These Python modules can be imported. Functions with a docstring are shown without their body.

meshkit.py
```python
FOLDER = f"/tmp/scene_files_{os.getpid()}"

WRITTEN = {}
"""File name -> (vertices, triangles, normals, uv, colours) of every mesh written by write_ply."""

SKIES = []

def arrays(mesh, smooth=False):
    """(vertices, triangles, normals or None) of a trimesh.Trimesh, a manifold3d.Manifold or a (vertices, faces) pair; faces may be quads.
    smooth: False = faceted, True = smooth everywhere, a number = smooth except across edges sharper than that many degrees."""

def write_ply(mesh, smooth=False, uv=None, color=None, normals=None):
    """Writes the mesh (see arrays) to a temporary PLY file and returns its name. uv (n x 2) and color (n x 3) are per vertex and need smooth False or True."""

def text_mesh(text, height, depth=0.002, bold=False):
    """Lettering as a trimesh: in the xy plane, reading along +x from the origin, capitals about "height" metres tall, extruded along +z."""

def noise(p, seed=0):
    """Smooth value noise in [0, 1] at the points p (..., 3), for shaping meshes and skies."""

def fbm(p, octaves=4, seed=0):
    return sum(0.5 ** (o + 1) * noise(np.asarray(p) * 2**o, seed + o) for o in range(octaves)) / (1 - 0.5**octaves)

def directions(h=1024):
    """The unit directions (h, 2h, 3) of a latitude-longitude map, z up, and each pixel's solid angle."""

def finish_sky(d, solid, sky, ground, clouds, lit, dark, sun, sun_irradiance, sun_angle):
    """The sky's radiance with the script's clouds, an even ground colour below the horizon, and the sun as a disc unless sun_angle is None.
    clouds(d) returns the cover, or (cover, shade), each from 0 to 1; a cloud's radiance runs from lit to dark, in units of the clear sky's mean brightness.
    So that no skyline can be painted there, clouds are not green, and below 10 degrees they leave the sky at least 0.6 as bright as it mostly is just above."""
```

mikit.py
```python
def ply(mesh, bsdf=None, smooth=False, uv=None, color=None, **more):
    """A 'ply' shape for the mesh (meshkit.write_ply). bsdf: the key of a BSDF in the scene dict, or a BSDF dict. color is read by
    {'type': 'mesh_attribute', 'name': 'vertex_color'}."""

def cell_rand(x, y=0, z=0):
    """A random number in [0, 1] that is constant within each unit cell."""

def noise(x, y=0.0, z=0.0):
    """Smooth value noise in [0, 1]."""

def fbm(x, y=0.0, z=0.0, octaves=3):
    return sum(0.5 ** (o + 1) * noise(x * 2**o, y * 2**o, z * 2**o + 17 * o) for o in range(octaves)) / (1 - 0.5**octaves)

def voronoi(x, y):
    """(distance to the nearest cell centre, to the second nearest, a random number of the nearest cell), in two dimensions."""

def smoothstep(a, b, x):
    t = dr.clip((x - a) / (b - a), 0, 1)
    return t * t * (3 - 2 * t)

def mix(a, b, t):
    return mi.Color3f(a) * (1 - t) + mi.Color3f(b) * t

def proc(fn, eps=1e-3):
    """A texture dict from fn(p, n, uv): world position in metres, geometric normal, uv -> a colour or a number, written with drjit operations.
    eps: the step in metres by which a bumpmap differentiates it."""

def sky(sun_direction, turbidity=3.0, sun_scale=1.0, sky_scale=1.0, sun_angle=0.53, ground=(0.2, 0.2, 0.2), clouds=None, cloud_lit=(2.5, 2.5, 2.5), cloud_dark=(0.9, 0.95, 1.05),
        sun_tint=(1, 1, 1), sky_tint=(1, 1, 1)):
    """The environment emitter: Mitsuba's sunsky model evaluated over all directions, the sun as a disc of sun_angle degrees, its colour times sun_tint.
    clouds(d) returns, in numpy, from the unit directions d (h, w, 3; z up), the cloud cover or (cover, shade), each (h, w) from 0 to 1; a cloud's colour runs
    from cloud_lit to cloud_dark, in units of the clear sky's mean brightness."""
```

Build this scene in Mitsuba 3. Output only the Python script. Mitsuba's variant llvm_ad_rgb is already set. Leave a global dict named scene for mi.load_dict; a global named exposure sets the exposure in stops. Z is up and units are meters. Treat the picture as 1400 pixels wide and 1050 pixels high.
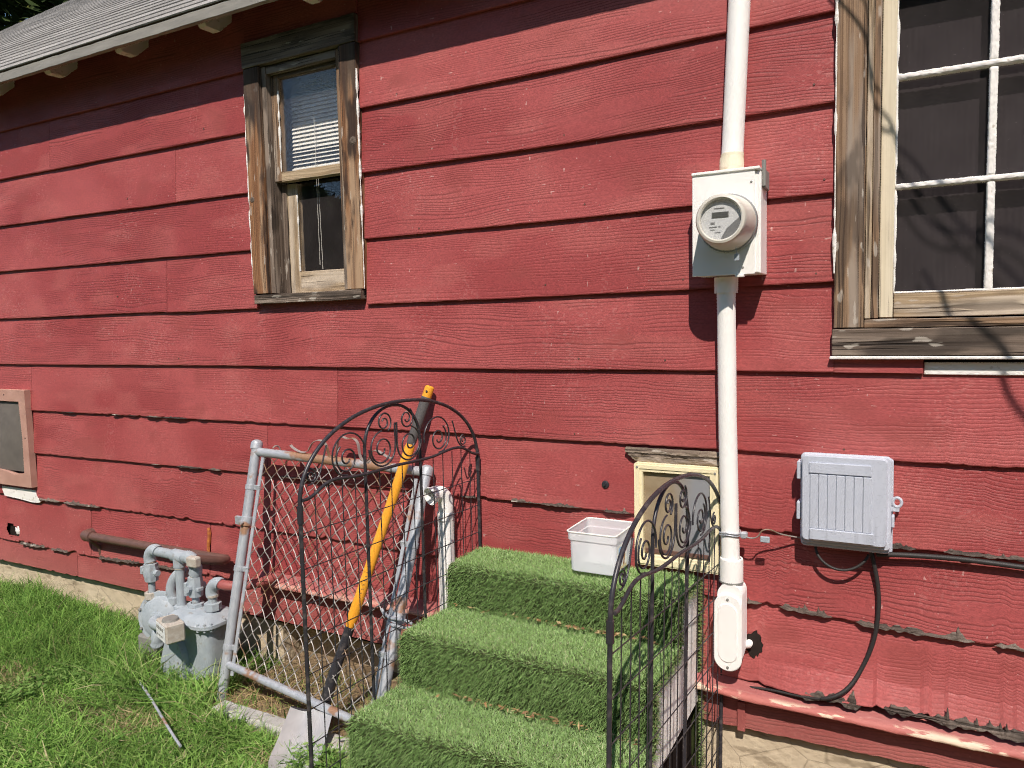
import math, random
import numpy as np, trimesh, manifold3d, shapely
import drjit as dr, mitsuba as mi
import mikit, meshkit
from mikit import noise, fbm, smoothstep, mix, proc, voronoi, cell_rand
T = mi.ScalarTransform4f
rng = np.random.default_rng(7)
scene, labels = {}, {}

# ---------------------------------------------------------------- camera, sky, exposure
CAM = np.array([0.0, -2.359, 1.5])
FWD, UP = np.array([-0.4664, 0.8812, -0.0776]), np.array([-0.016, 0.079, 0.997])
scene['camera'] = {'type': 'perspective', 'fov': 69.2, 'fov_axis': 'x', 'near_clip': 0.05, 'far_clip': 400.0,
                   'to_world': T().look_at(origin=CAM.tolist(), target=(CAM + FWD).tolist(), up=UP.tolist())}
SUN = (0.046, -0.13, 0.158)
scene['sky'] = mikit.sky(SUN, turbidity=3.0, ground=(0.14, 0.15, 0.10), sun_tint=(0.93, 1.0, 1.19), sky_scale=1.05)
exposure = 1.95

# ---------------------------------------------------------------- helpers
def label(key, text, cat=None, group=None, kind=None):
    d = labels.setdefault(key, {})
    if text: d['label'] = text
    if cat: d['category'] = cat
    if group: d['group'] = group
    if kind: d['kind'] = kind

def numbered(key):
    if key not in scene and key not in labels: return key
    i = 1
    while f'{key}_{i:03d}' in scene or f'{key}_{i:03d}' in labels: i += 1
    return f'{key}_{i:03d}'

def part(key, mesh, bsdf, smooth=False, uv=None, color=None, text=None, kind=None):
    key = numbered(key)
    scene[key] = mikit.ply(mesh, bsdf, smooth=smooth, uv=uv, color=color)
    if text or kind: label(key, text, kind=kind)
    return key

def cat_m(ms): return trimesh.util.concatenate(ms)

def mk(v, f): return trimesh.Trimesh(np.asarray(v, float), np.asarray(f, int), process=False)

def cbox(x0, x1, y0, y1, z0, z1, c=0.0015):
    """box with chamfered edges"""
    pts = []
    for sx in (0, 1):
        for sy in (0, 1):
            for sz in (0, 1):
                p = np.array([(x0, x1)[sx], (y0, y1)[sy], (z0, z1)[sz]], float)
                d = np.array([1 - 2*sx, 1 - 2*sy, 1 - 2*sz]) * c
                for k in range(3):
                    q = p + d; q[k] = p[k]; pts.append(q)
    return trimesh.convex.convex_hull(np.array(pts))

def rbox(x0, x1, y0, y1, z0, z1, r, n=3):
    """box rounded in the x-z plane (seen from the front), slightly chamfered in depth"""
    g = shapely.box(x0 + r, z0 + r, x1 - r, z1 - r).buffer(r, quad_segs=n*2)
    o = np.array(g.exterior.coords)[:-1]
    gi = shapely.box(x0 + r, z0 + r, x1 - r, z1 - r).buffer(max(r - 0.003, 0.0008), quad_segs=n*2)
    oi = np.array(gi.exterior.coords)[:-1]
    P = [np.c_[o[:, 0], np.full(len(o), y1), o[:, 1]], np.c_[o[:, 0], np.full(len(o), y0 + 0.003), o[:, 1]], np.c_[oi[:, 0], np.full(len(oi), y0), oi[:, 1]]]
    return trimesh.convex.convex_hull(np.vstack(P))

def tube(pts, r, sides=8, caps=True, closed=False):
    p = np.asarray(pts, float); n = len(p)
    r = np.broadcast_to(r, (n,))
    t = np.gradient(p, axis=0) if not closed else (np.roll(p, -1, 0) - np.roll(p, 1, 0))
    t /= np.linalg.norm(t, axis=1, keepdims=True) + 1e-12
    a = np.cross(t[0], [0, 0, 1] if abs(t[0][2]) < 0.9 else [1, 0, 0]); a /= np.linalg.norm(a)
    A = np.zeros_like(p)
    for i in range(n):
        a = a - t[i] * np.dot(a, t[i]); a /= np.linalg.norm(a) + 1e-12; A[i] = a
    B = np.cross(t, A)
    ang = np.arange(sides) * 2 * np.pi / sides
    v = p[:, None] + r[:, None, None] * (np.cos(ang)[None, :, None] * A[:, None] + np.sin(ang)[None, :, None] * B[:, None])
    m = n if closed else n - 1
    i, j = np.meshgrid(np.arange(m), np.arange(sides), indexing='ij'); i2 = (i + 1) % n
    q = np.stack([i*sides + j, i*sides + (j+1) % sides, i2*sides + (j+1) % sides, i2*sides + j], -1).reshape(-1, 4)
    f = np.vstack([q[:, [0, 1, 2]], q[:, [0, 2, 3]]]); v = v.reshape(-1, 3)
    if caps and not closed:
        k = len(v); v = np.vstack([v, p[0], p[-1]]); j = np.arange(sides)
        f = np.vstack([f, np.c_[(j+1) % sides, j, np.full(sides, k)], np.c_[(n-1)*sides + j, (n-1)*sides + (j+1) % sides, np.full(sides, k+1)]])
    return mk(v, f)

def lathe(profile, base, axis, sides=24):
    """profile: [(radius, along)], revolved about axis from base"""
    axis = np.asarray(axis, float) / np.linalg.norm(axis)
    return tube_rings(np.asarray(base, float), axis, profile, sides)

def tube_rings(base, axis, profile, sides):
    a = np.cross(axis, [0, 0, 1] if abs(axis[2]) < 0.9 else [1, 0, 0]); a /= np.linalg.norm(a); b = np.cross(axis, a)
    ang = np.arange(sides) * 2 * np.pi / sides
    ring = np.cos(ang)[:, None] * a + np.sin(ang)[:, None] * b
    v = np.vstack([base + axis * h + ring * max(r, 1e-5) for r, h in profile]); n = len(profile)
    i, j = np.meshgrid(np.arange(n - 1), np.arange(sides), indexing='ij')
    q = np.stack([i*sides + j, i*sides + (j+1) % sides, (i+1)*sides + (j+1) % sides, (i+1)*sides + j], -1).reshape(-1, 4)
    f = np.vstack([q[:, [0, 1, 2]], q[:, [0, 2, 3]]])
    return mk(v, f)

def smooth_path(pts, n=40):
    from scipy.interpolate import CubicSpline
    p = np.asarray(pts, float)
    d = np.r_[0, np.cumsum(np.linalg.norm(np.diff(p, axis=0), axis=1))]
    return CubicSpline(d, p)(np.linspace(0, d[-1], n))

def ribbon(pts, width_dir, w, th=0.0015):
    """flat strap along pts"""
    p = np.asarray(pts, float); wd = np.asarray(width_dir, float); wd /= np.linalg.norm(wd)
    t = np.gradient(p, axis=0); t /= np.linalg.norm(t, axis=1, keepdims=True)
    nn = np.cross(t, wd); nn /= np.linalg.norm(nn, axis=1, keepdims=True)
    v = np.stack([p - wd*w/2 - nn*th/2, p + wd*w/2 - nn*th/2, p + wd*w/2 + nn*th/2, p - wd*w/2 + nn*th/2], 1).reshape(-1, 3)
    f = []
    for i in range(len(p) - 1):
        for j in range(4):
            a, b = i*4 + j, i*4 + (j+1) % 4
            f += [[a, b, b+4], [a, b+4, a+4]]
    f += [[0, 2, 1], [0, 3, 2]]; k = (len(p)-1)*4; f += [[k, k+1, k+2], [k, k+2, k+3]]
    return mk(v, f)

def extrude_xz(poly, y0, y1):
    """shapely polygon in x,z -> solid between y0 and y1"""
    m = trimesh.creation.extrude_polygon(poly, abs(y1 - y0), engine='earcut')
    v = m.vertices.copy()
    return mk(np.c_[v[:, 0], max(y0, y1) - v[:, 2], v[:, 1]], m.faces)

def extrude_yz(poly, x0, x1):
    m = trimesh.creation.extrude_polygon(poly, abs(x1 - x0), engine='earcut')
    v = m.vertices.copy()
    return mk(np.c_[min(x0, x1) + v[:, 2], v[:, 0], v[:, 1]], m.faces)

def plank(key, x0, x1, y0, y1, z0, z1, bsdf, along='z', c=0.002, wob=0.0012, seg=0.05, text=None, wear=0.0):
    """a weathered board: subdivided, edges eased and uneven, with uv in metres (u along the grain)"""
    L = {'x': x1 - x0, 'z': z1 - z0, 'y': y1 - y0}[along]
    n = max(2, int(L / seg))
    m = cbox(x0, x1, y0, y1, z0, z1, c)
    man = manifold3d.Manifold(manifold3d.Mesh(np.asarray(m.vertices, np.float32), np.asarray(m.faces, np.uint32)))
    man = man.refine_to_length(min(seg, 0.04))
    d = man.to_mesh(); v = np.array(d.vert_properties[:, :3], float); f = np.array(d.tri_verts)
    s = rng.integers(1000)
    q = v.copy() * 18 + s
    off = np.stack([meshkit.fbm(q, 3, seed=int(s) + k) - 0.5 for k in range(3)], -1) * 2 * wob
    off[:, 1] *= 0.6
    v = v + off
    tri = v[f].reshape(-1, 3); ff = np.arange(len(tri)).reshape(-1, 3)
    nrm = np.cross(tri[1::3] - tri[0::3], tri[2::3] - tri[0::3]); nrm = np.repeat(nrm, 3, 0)
    nrm = np.abs(nrm)
    if along == 'z': u = tri[:, 2]; w = np.where(nrm[:, 0] > nrm[:, 1], tri[:, 1] + 0.37, tri[:, 0])
    elif along == 'x': u = tri[:, 0]; w = np.where(nrm[:, 2] > nrm[:, 1], tri[:, 1] + 0.37, tri[:, 2])
    else: u = tri[:, 1]; w = tri[:, 0] + tri[:, 2]
    uv = np.c_[u + s * 0.731, w + s * 0.217]
    return part(key, mk(tri, ff), bsdf, uv=uv, text=text)

# ---------------------------------------------------------------- materials
def rgb(*c): return {'type': 'rgb', 'value': list(c)}
def two(b): return {'type': 'twosided', 'bsdf': b}
def bump(b, fn, scale, eps=1e-3): return {'type': 'bumpmap', 'bump': proc(fn, eps), 'scale': scale, 'bsdf': b}
def princ(color, rough=0.5, metallic=0.0, spec=0.5, **k):
    c = proc(color) if callable(color) else rgb(*color)
    r = proc(rough) if callable(rough) else rough
    return {'type': 'principled', 'base_color': c, 'roughness': r, 'metallic': metallic, 'specular': spec, **k}

# --- embossed, chalky red siding paint; uv = metres along / across the board
def grain(u, v):
    q = v + 0.060*noise(u*1.3, v*3.2) + 0.022*noise(u*4.2 + 9, v*11) + 0.006*noise(u*15, v*45)
    q = q*100 + 1.6*noise(q*30 + 3, u*0.7)
    s = dr.abs(q - dr.floor(q) - 0.5) * 2
    cut = 1 - smoothstep(0.0, 0.55, s)
    return cut * smoothstep(0.15, 0.5, noise(u*7 + 31, v*38))
def red_height(p, n, uv):
    u, v = uv.x, uv.y
    return -grain(u, v) + 0.22*noise(u*230, v*420) + 0.5*noise(u*9, v*9)
def red_color(p, n, uv):
    u, v = uv.x, uv.y
    g = grain(u, v)
    big = fbm(u*2.1 + 5, v*2.6, 0, 3)
    c = mix((0.278, 0.049, 0.050), (0.357, 0.080, 0.079), smoothstep(0.25, 0.75, big))
    c = mix(c, (0.40, 0.120, 0.108), 0.30*smoothstep(0.55, 0.85, noise(u*5.5, v*13)))         # chalking
    fine = noise(u*170, v*330)
    c = c * (0.86 + 0.28*fine)
    c = c * (1 - 0.40*g*smoothstep(0.2, 0.6, noise(u*1.7 + 60, v*2.3)))
    # scuffs: chalk-white flecks on the raised grain, in patches
    patch = smoothstep(0.62, 0.90, noise(u*4.1 + 71, v*5.3))
    fl = smoothstep(0.74, 0.83, noise(u*95 + 11, v*260)) * patch
    c = mix(c, (0.58, 0.30, 0.28), 0.17*fl)
    specks = smoothstep(0.945, 0.975, noise(u*85, v*110 + 40)) * smoothstep(0.35, 0.7, noise(u*2.3, v*3.1 + 8))
    c = mix(c, (0.68, 0.50, 0.46), 0.42*specks)
    drips = smoothstep(0.80, 0.88, noise(u*11 + 3, v*1.4)) * smoothstep(0.6, 0.85, noise(u*160, v*120))
    c = mix(c, (0.55, 0.26, 0.24), 0.14*drips)
    stain = smoothstep(0.62, 0.85, fbm(u*6 + 40, v*10, 0, 3))
    c = mix(c, (0.255, 0.056, 0.050), 0.5*stain)
    # lower boards weather darker / dustier with splash
    low = 1 - smoothstep(0.15, 0.62, p.z + 0.12*noise(u*3, v*3))
    c = mix(c, (0.32, 0.140, 0.120), 0.45*low)
    return c
def red_rough(p, n, uv): return 0.52 + 0.22*noise(uv.x*30, uv.y*60)
scene['m_siding'] = two(bump(princ(red_color, red_rough, spec=0.35), red_height, 0.00075, 8e-4))

# worn red trim with cream primer showing on the nose
def worn_color(p, n, uv):
    u, v = uv.x, uv.y
    c = mix((0.27, 0.075, 0.072), (0.37, 0.13, 0.122), fbm(u*6, v*30, 0, 3))
    w = smoothstep(0.40, 0.50, fbm(u*16 + 3, v*60, 0, 4) + 0.22*(noise(u*2.3 + 4, 3) - 0.5))
    w = w*(0.45 + 0.55*smoothstep(-1.0, -0.6, u))
    nose = 1 - smoothstep(0.010, 0.030, dr.abs(uv.y - 0.086))
    c = mix(c, (0.70, 0.56, 0.42), 0.95*w*nose)
    return mix(c, (0.50, 0.16, 0.13), 0.5*nose*(1 - w))
scene['m_worn_trim'] = two(bump(princ(worn_color, 0.6, spec=0.35), lambda p, n, uv: fbm(uv.x*30, uv.y*160, 0, 3), 0.0015))

def wood_fn(ca, cb, cc, dark, dk=0.5, char=False):
    def f(p, n, uv):
        u, v = uv.x, uv.y
        w = v + 0.006*noise(u*6, v*12)
        st = 0.6*fbm(u*2.2, w*150, 0, 4) + 0.4*noise(u*4, w*520)
        c = mix(ca, cb, smoothstep(0.25, 0.72, st))
        c = mix(c, cc, 0.85*smoothstep(0.45, 0.70, fbm(u*2.4 + 7, w*34, 0, 4)))
        crack = smoothstep(0.62, 0.74, noise(u*5 + 3, w*260)) * smoothstep(0.35, 0.7, noise(u*3, w*40))
        c = mix(c, dark, 0.8*crack)
        blot = smoothstep(0.50, 0.70, fbm(u*6 + 20, w*22, 0, 4))
        c = mix(c, dark, dk*blot)
        c = mix(c, (0.50, 0.46, 0.40), 0.55*smoothstep(0.73, 0.80, fbm(u*14 + 2, w*60, 0, 3)))
        if char: c = mix(c, (0.040, 0.030, 0.026), 0.85*smoothstep(2.28, 2.50, p.z + 0.5*(fbm(u*4, w*40, 0, 3) - 0.5)))
        return c
    return f
def wood_h(p, n, uv):
    w = uv.y + 0.006*noise(uv.x*6, uv.y*12)
    return fbm(uv.x*3, w*150, 0, 3) - 1.5*smoothstep(0.62, 0.74, noise(uv.x*5 + 3, w*260))*smoothstep(0.35, 0.7, noise(uv.x*3, w*40))
def wood(key, *a, **k): scene[key] = two(bump(princ(wood_fn(*a, **k), 0.75, spec=0.25), wood_h, 0.0016))
wood('m_wood_orange', (0.155, 0.070, 0.034), (0.31, 0.160, 0.078), (0.41, 0.285, 0.185), (0.030, 0.020, 0.017), dk=0.92, char=True)
wood('m_wood_dark', (0.095, 0.070, 0.054), (0.175, 0.135, 0.107), (0.26, 0.21, 0.17), (0.018, 0.014, 0.012), dk=0.65)
wood('m_wood_brown', (0.155, 0.094, 0.056), (0.285, 0.190, 0.120), (0.30, 0.25, 0.205), (0.045, 0.033, 0.027), dk=0.6)
wood('m_wood_tan', (0.30, 0.215, 0.13), (0.48, 0.38, 0.255), (0.52, 0.45, 0.36), (0.075, 0.052, 0.038), dk=0.35)
wood('m_wood_cream', (0.60, 0.54, 0.40), (0.68, 0.62, 0.48), (0.66, 0.60, 0.46), (0.30, 0.25, 0.18), dk=0.10)
wood('m_fiber', (0.060, 0.046, 0.039), (0.125, 0.098, 0.082), (0.19, 0.155, 0.13), (0.020, 0.016, 0.014), dk=0.6)

wood('m_fiber_light', (0.19, 0.145, 0.11), (0.36, 0.29, 0.225), (0.44, 0.37, 0.30), (0.035, 0.027, 0.022), dk=0.45)
def whitepaint(p, n, uv):
    c = mix((0.70, 0.69, 0.66), (0.80, 0.79, 0.76), fbm(p.x*40, p.y*40, p.z*40, 3))
    return mix(c, (0.40, 0.34, 0.26), 0.8*smoothstep(0.68, 0.80, fbm(p.x*70, p.y*60, p.z*50 + 9, 3)))
scene['m_white_wood'] = two(bump(princ(whitepaint, 0.6), lambda p, n, uv: fbm(p.x*160, p.y*160, p.z*120, 3), 0.002))

def pvc(p, n, uv):
    c = mix((0.80, 0.795, 0.765), (0.86, 0.855, 0.835), fbm(p.x*9, p.y*9, p.z*6, 3))
    return mix(c, (0.52, 0.47, 0.38), 0.40*smoothstep(0.76, 0.90, fbm(p.x*60, p.y*60, p.z*22, 3)))
scene['m_pvc'] = two(princ(pvc, 0.42, spec=0.5))
scene['m_white_metal'] = two(bump(princ(lambda p, n, uv: mix((0.78, 0.78, 0.75), (0.83, 0.83, 0.81), noise(p.x*12, p.y*12, p.z*12)) * (1 - 0.12*smoothstep(0.7, 0.9, fbm(p.x*40, p.y*40, p.z*9, 3))), 0.35, spec=0.5), lambda p, n, uv: noise(p.x*260, p.y*260, p.z*260), 0.00012))
scene['m_hub'] = two(princ(lambda p, n, uv: mix((0.74, 0.68, 0.52), (0.55, 0.45, 0.30), smoothstep(0.45, 0.8, fbm(p.x*40, p.y*40, p.z*60, 3))), 0.5))
scene['m_black'] = two(princ(lambda p, n, uv: mix((0.028, 0.027, 0.033), (0.075, 0.066, 0.066), smoothstep(0.5, 0.8, fbm(p.x*60, p.y*60, p.z*60, 3))), 0.38, spec=0.5))
scene['m_black_rubber'] = two(princ((0.022, 0.020, 0.020), 0.6))
scene['m_gap'] = two({'type': 'diffuse', 'reflectance': rgb(0.028, 0.022, 0.020)})
scene['m_screen_dark'] = two({'type': 'diffuse', 'reflectance': proc(lambda p, n, uv: mix((0.024, 0.020, 0.023), (0.037, 0.032, 0.035), 0.5*noise(p.x*420, 0, p.z*14) + 0.5*fbm(p.x*30, 0, p.z*5, 3)))})
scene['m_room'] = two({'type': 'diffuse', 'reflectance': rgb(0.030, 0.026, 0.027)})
def grayplastic(p, n, uv):
    return mix((0.43, 0.465, 0.54), (0.49, 0.525, 0.60), fbm(p.x*8, p.y*8, p.z*8, 3)) * (1 - 0.14*smoothstep(0.55, 0.85, fbm(p.x*80, p.y*80, p.z*9, 3)) - 0.10*smoothstep(0.75, 0.9, noise(p.x*240, p.y*240, p.z*240)))
scene['m_gray_plastic'] = two(bump(princ(grayplastic, 0.45, spec=0.45), lambda p, n, uv: noise(p.x*900, p.y*900, p.z*900), 0.00008, 4e-4))
def galv(p, n, uv):
    c = mix((0.33, 0.36, 0.40), (0.50, 0.53, 0.57), fbm(p.x*45, p.y*45, p.z*30, 3))
    r = smoothstep(0.60, 0.75, fbm(p.x*16 + 3, p.y*16, p.z*16, 4) + 0.12*smoothstep(0.86, 1.0, p.z)*(1 - smoothstep(0.16, 0.30, dr.abs(p.x + 1.98))) + 0.10*smoothstep(0.86, 0.95, p.z)*(1 - smoothstep(0.18, 0.26, dr.abs(p.x + 1.98))))
    return mix(c, (0.36, 0.17, 0.07), 0.85*r)
scene['m_galv'] = two(princ(galv, 0.5, metallic=0.35, spec=0.5))
scene['m_wire'] = two(princ(lambda p, n, uv: mix((0.37, 0.355, 0.34), (0.24, 0.15, 0.09), smoothstep(0.48, 0.70, fbm(p.x*14, p.y*14, p.z*14 + 5, 3))), 0.45, metallic=0.3))
def gaspaint(p, n, uv):
    c = mix((0.265, 0.31, 0.345), (0.36, 0.405, 0.44), fbm(p.x*30, p.y*30, p.z*30, 3))
    return mix(c, (0.25, 0.24, 0.22), 0.6*smoothstep(0.62, 0.82, fbm(p.x*60, p.y*60, p.z*45, 3)))
scene['m_gas_gray'] = two(bump(princ(gaspaint, 0.5, spec=0.45), lambda p, n, uv: fbm(p.x*150, p.y*150, p.z*150, 2), 0.0006))
scene['m_gas_dark'] = two(princ((0.20, 0.20, 0.185), 0.6))
scene['m_brass'] = two(princ(lambda p, n, uv: mix((0.48, 0.47, 0.43), (0.30, 0.25, 0.19), fbm(p.x*70, p.y*70, p.z*70, 3)), 0.6))
scene['m_brown_pipe'] = two(bump(princ(lambda p, n, uv: mix((0.085, 0.050, 0.042), (0.15, 0.078, 0.062), fbm(p.x*40, p.y*40, p.z*40, 3)), 0.5), lambda p, n, uv: fbm(p.x*120, p.y*120, p.z*120, 2), 0.001))
scene['m_red_pipe'] = two(princ(lambda p, n, uv: mix((0.25, 0.062, 0.058), (0.34, 0.105, 0.095), fbm(p.x*30, p.y*30, p.z*30, 3)), 0.55))
scene['m_rust'] = two(princ(lambda p, n, uv: mix((0.55, 0.20, 0.03), (0.20, 0.05, 0.03), fbm(p.x*90, p.y*90, p.z*90, 3)), 0.85))
scene['m_orange'] = two(princ(lambda p, n, uv: mix((0.72, 0.30, 0.018), (0.80, 0.38, 0.04), fbm(p.x*20, p.y*20, p.z*9, 3)) * (1 - 0.35*smoothstep(0.68, 0.8, fbm(p.x*90, p.y*90, p.z*25, 3))), 0.42))
scene['m_grip'] = two(princ((0.085, 0.080, 0.080), 0.65))
scene['m_steel'] = two(princ(lambda p, n, uv: mix((0.40, 0.41, 0.42), (0.60, 0.61, 0.62), fbm(p.x*30, p.y*12, p.z*30, 4)), 0.42, metallic=0.35))
def creamp(p, n, uv):
    c = mix((0.74, 0.66, 0.42), (0.80, 0.73, 0.50), fbm(p.x*8, p.y*8, p.z*8, 2))
    return mix(c, (0.45, 0.33, 0.18), 0.5*smoothstep(0.66, 0.84, fbm(p.x*50, p.y*50, p.z*35, 3)))
scene['m_cream_plastic'] = two(princ(creamp, 0.45))
scene['m_flap'] = two(princ(lambda p, n, uv: mix(mix((0.22, 0.16, 0.095), (0.34, 0.28, 0.19), fbm(p.x*22, 0, p.z*22, 3)), (0.24, 0.25, 0.27), smoothstep(-0.66, -0.56, p.x + 0.05*noise(p.x*20, 0, p.z*8))), 0.3))
scene['m_vent'] = two(princ(lambda p, n, uv: mix((0.36, 0.20, 0.155), (0.46, 0.275, 0.22), fbm(p.x*14, 0, p.z*14, 3)), 0.6))
scene['m_screen'] = two(princ(lambda p, n, uv: mix((0.105, 0.092, 0.082), (0.14, 0.125, 0.11), fbm(p.x*20, 0, p.z*20, 3)), 0.7))
def parge(p, n, uv):
    c = mix((0.44, 0.36, 0.25), (0.58, 0.50, 0.37), fbm(p.x*7, p.y*7, p.z*9, 4))
    c = mix(c, (0.24, 0.19, 0.13), 0.7*smoothstep(0.60, 0.78, fbm(p.x*13 + 8, 1, p.z*26, 4)))
    k = voronoi(p.x*6, p.z*6)
    return mix(c, (0.17, 0.13, 0.09), 0.5*(1 - smoothstep(0.0, 0.035, k[1] - k[0]))*smoothstep(0.4, 0.7, noise(p.x*3, 2, p.z*3)))
scene['m_parge'] = two(bump({'type': 'diffuse', 'reflectance': proc(parge)}, lambda p, n, uv: fbm(p.x*30, p.y*30, p.z*30, 4), 0.008))
def conc(p, n, uv):
    c = mix((0.34, 0.335, 0.32), (0.50, 0.49, 0.47), fbm(p.x*12, p.y*12, p.z*12, 4))
    return mix(c, (0.20, 0.19, 0.17), 0.5*smoothstep(0.6, 0.8, fbm(p.x*50, p.y*50, p.z*50, 3)))
scene['m_concrete'] = two(bump({'type': 'diffuse', 'reflectance': proc(conc)}, lambda p, n, uv: fbm(p.x*80, p.y*80, p.z*80, 3), 0.003))
def soil(p, n, uv):
    c = mix((0.13, 0.095, 0.058), (0.27, 0.20, 0.125), fbm(p.x*14, p.y*14, 0, 4))
    far = smoothstep(1.2, 3.0, -p.y)
    g = mix((0.06, 0.105, 0.026), (0.11, 0.16, 0.05), fbm(p.x*3, p.y*3, 0, 4))
    lawn = dr.maximum(far, 1 - smoothstep(-2.75, -2.45, p.x + 0.25*noise(p.x*6, p.y*6)))
    return mix(c, g*0.75, 0.8*lawn)
scene['m_soil'] = two(bump({'type': 'diffuse', 'reflectance': proc(soil)}, lambda p, n, uv: fbm(p.x*45, p.y*45, 0, 4), 0.02))
def shingle_c(p, n, uv):
    k = cell_rand(dr.floor(uv.x*4.2), dr.floor(uv.y*7.7))
    row = cell_rand(dr.floor(uv.y/0.13 + 0.02), 3)
    c = mix((0.20, 0.195, 0.185), (0.40, 0.39, 0.375), 0.35*k + 0.35*row + 0.3*fbm(uv.x*2, uv.y*2, 0, 3))
    return c * (0.75 + 0.5*noise(uv.x*260, uv.y*260))
scene['m_shingle'] = two(bump({'type': 'diffuse', 'reflectance': proc(shingle_c)}, lambda p, n, uv: noise(uv.x*400, uv.y*400), 0.0012))
scene['m_fascia'] = two(princ(lambda p, n, uv: mix((0.17, 0.165, 0.15), (0.30, 0.29, 0.26), fbm(p.x*9, p.y*30, p.z*60, 4)), 0.7))
scene['m_soffit'] = two(princ(lambda p, n, uv: mix((0.10, 0.07, 0.06), (0.18, 0.12, 0.10), fbm(p.x*9, p.y*9, p.z*9, 4)), 0.7))
scene['m_blind'] = two(princ((0.74, 0.73, 0.67), 0.45))
scene['m_glass'] = {'type': 'blendbsdf', 'weight': proc(lambda p, n, uv: 0.032 + 0.035*fbm(p.x*16, 3, p.z*9, 3) + 0.14*smoothstep(0.972, 0.988, noise(p.x*170, 1, p.z*170))),
                    'glass': {'type': 'thindielectric', 'int_ior': 1.5}, 'dust': two({'type': 'diffuse', 'reflectance': rgb(0.45, 0.40, 0.40)})}
scene['m_tub'] = {'type': 'blendbsdf', 'weight': 0.70, 'a': {'type': 'thindielectric', 'int_ior': 1.15},
                  'b': {'type': 'principledthin', 'base_color': rgb(0.90, 0.96, 1.0), 'roughness': 0.3, 'diff_trans': 0.62, 'spec_trans': 0.0}}
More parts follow.
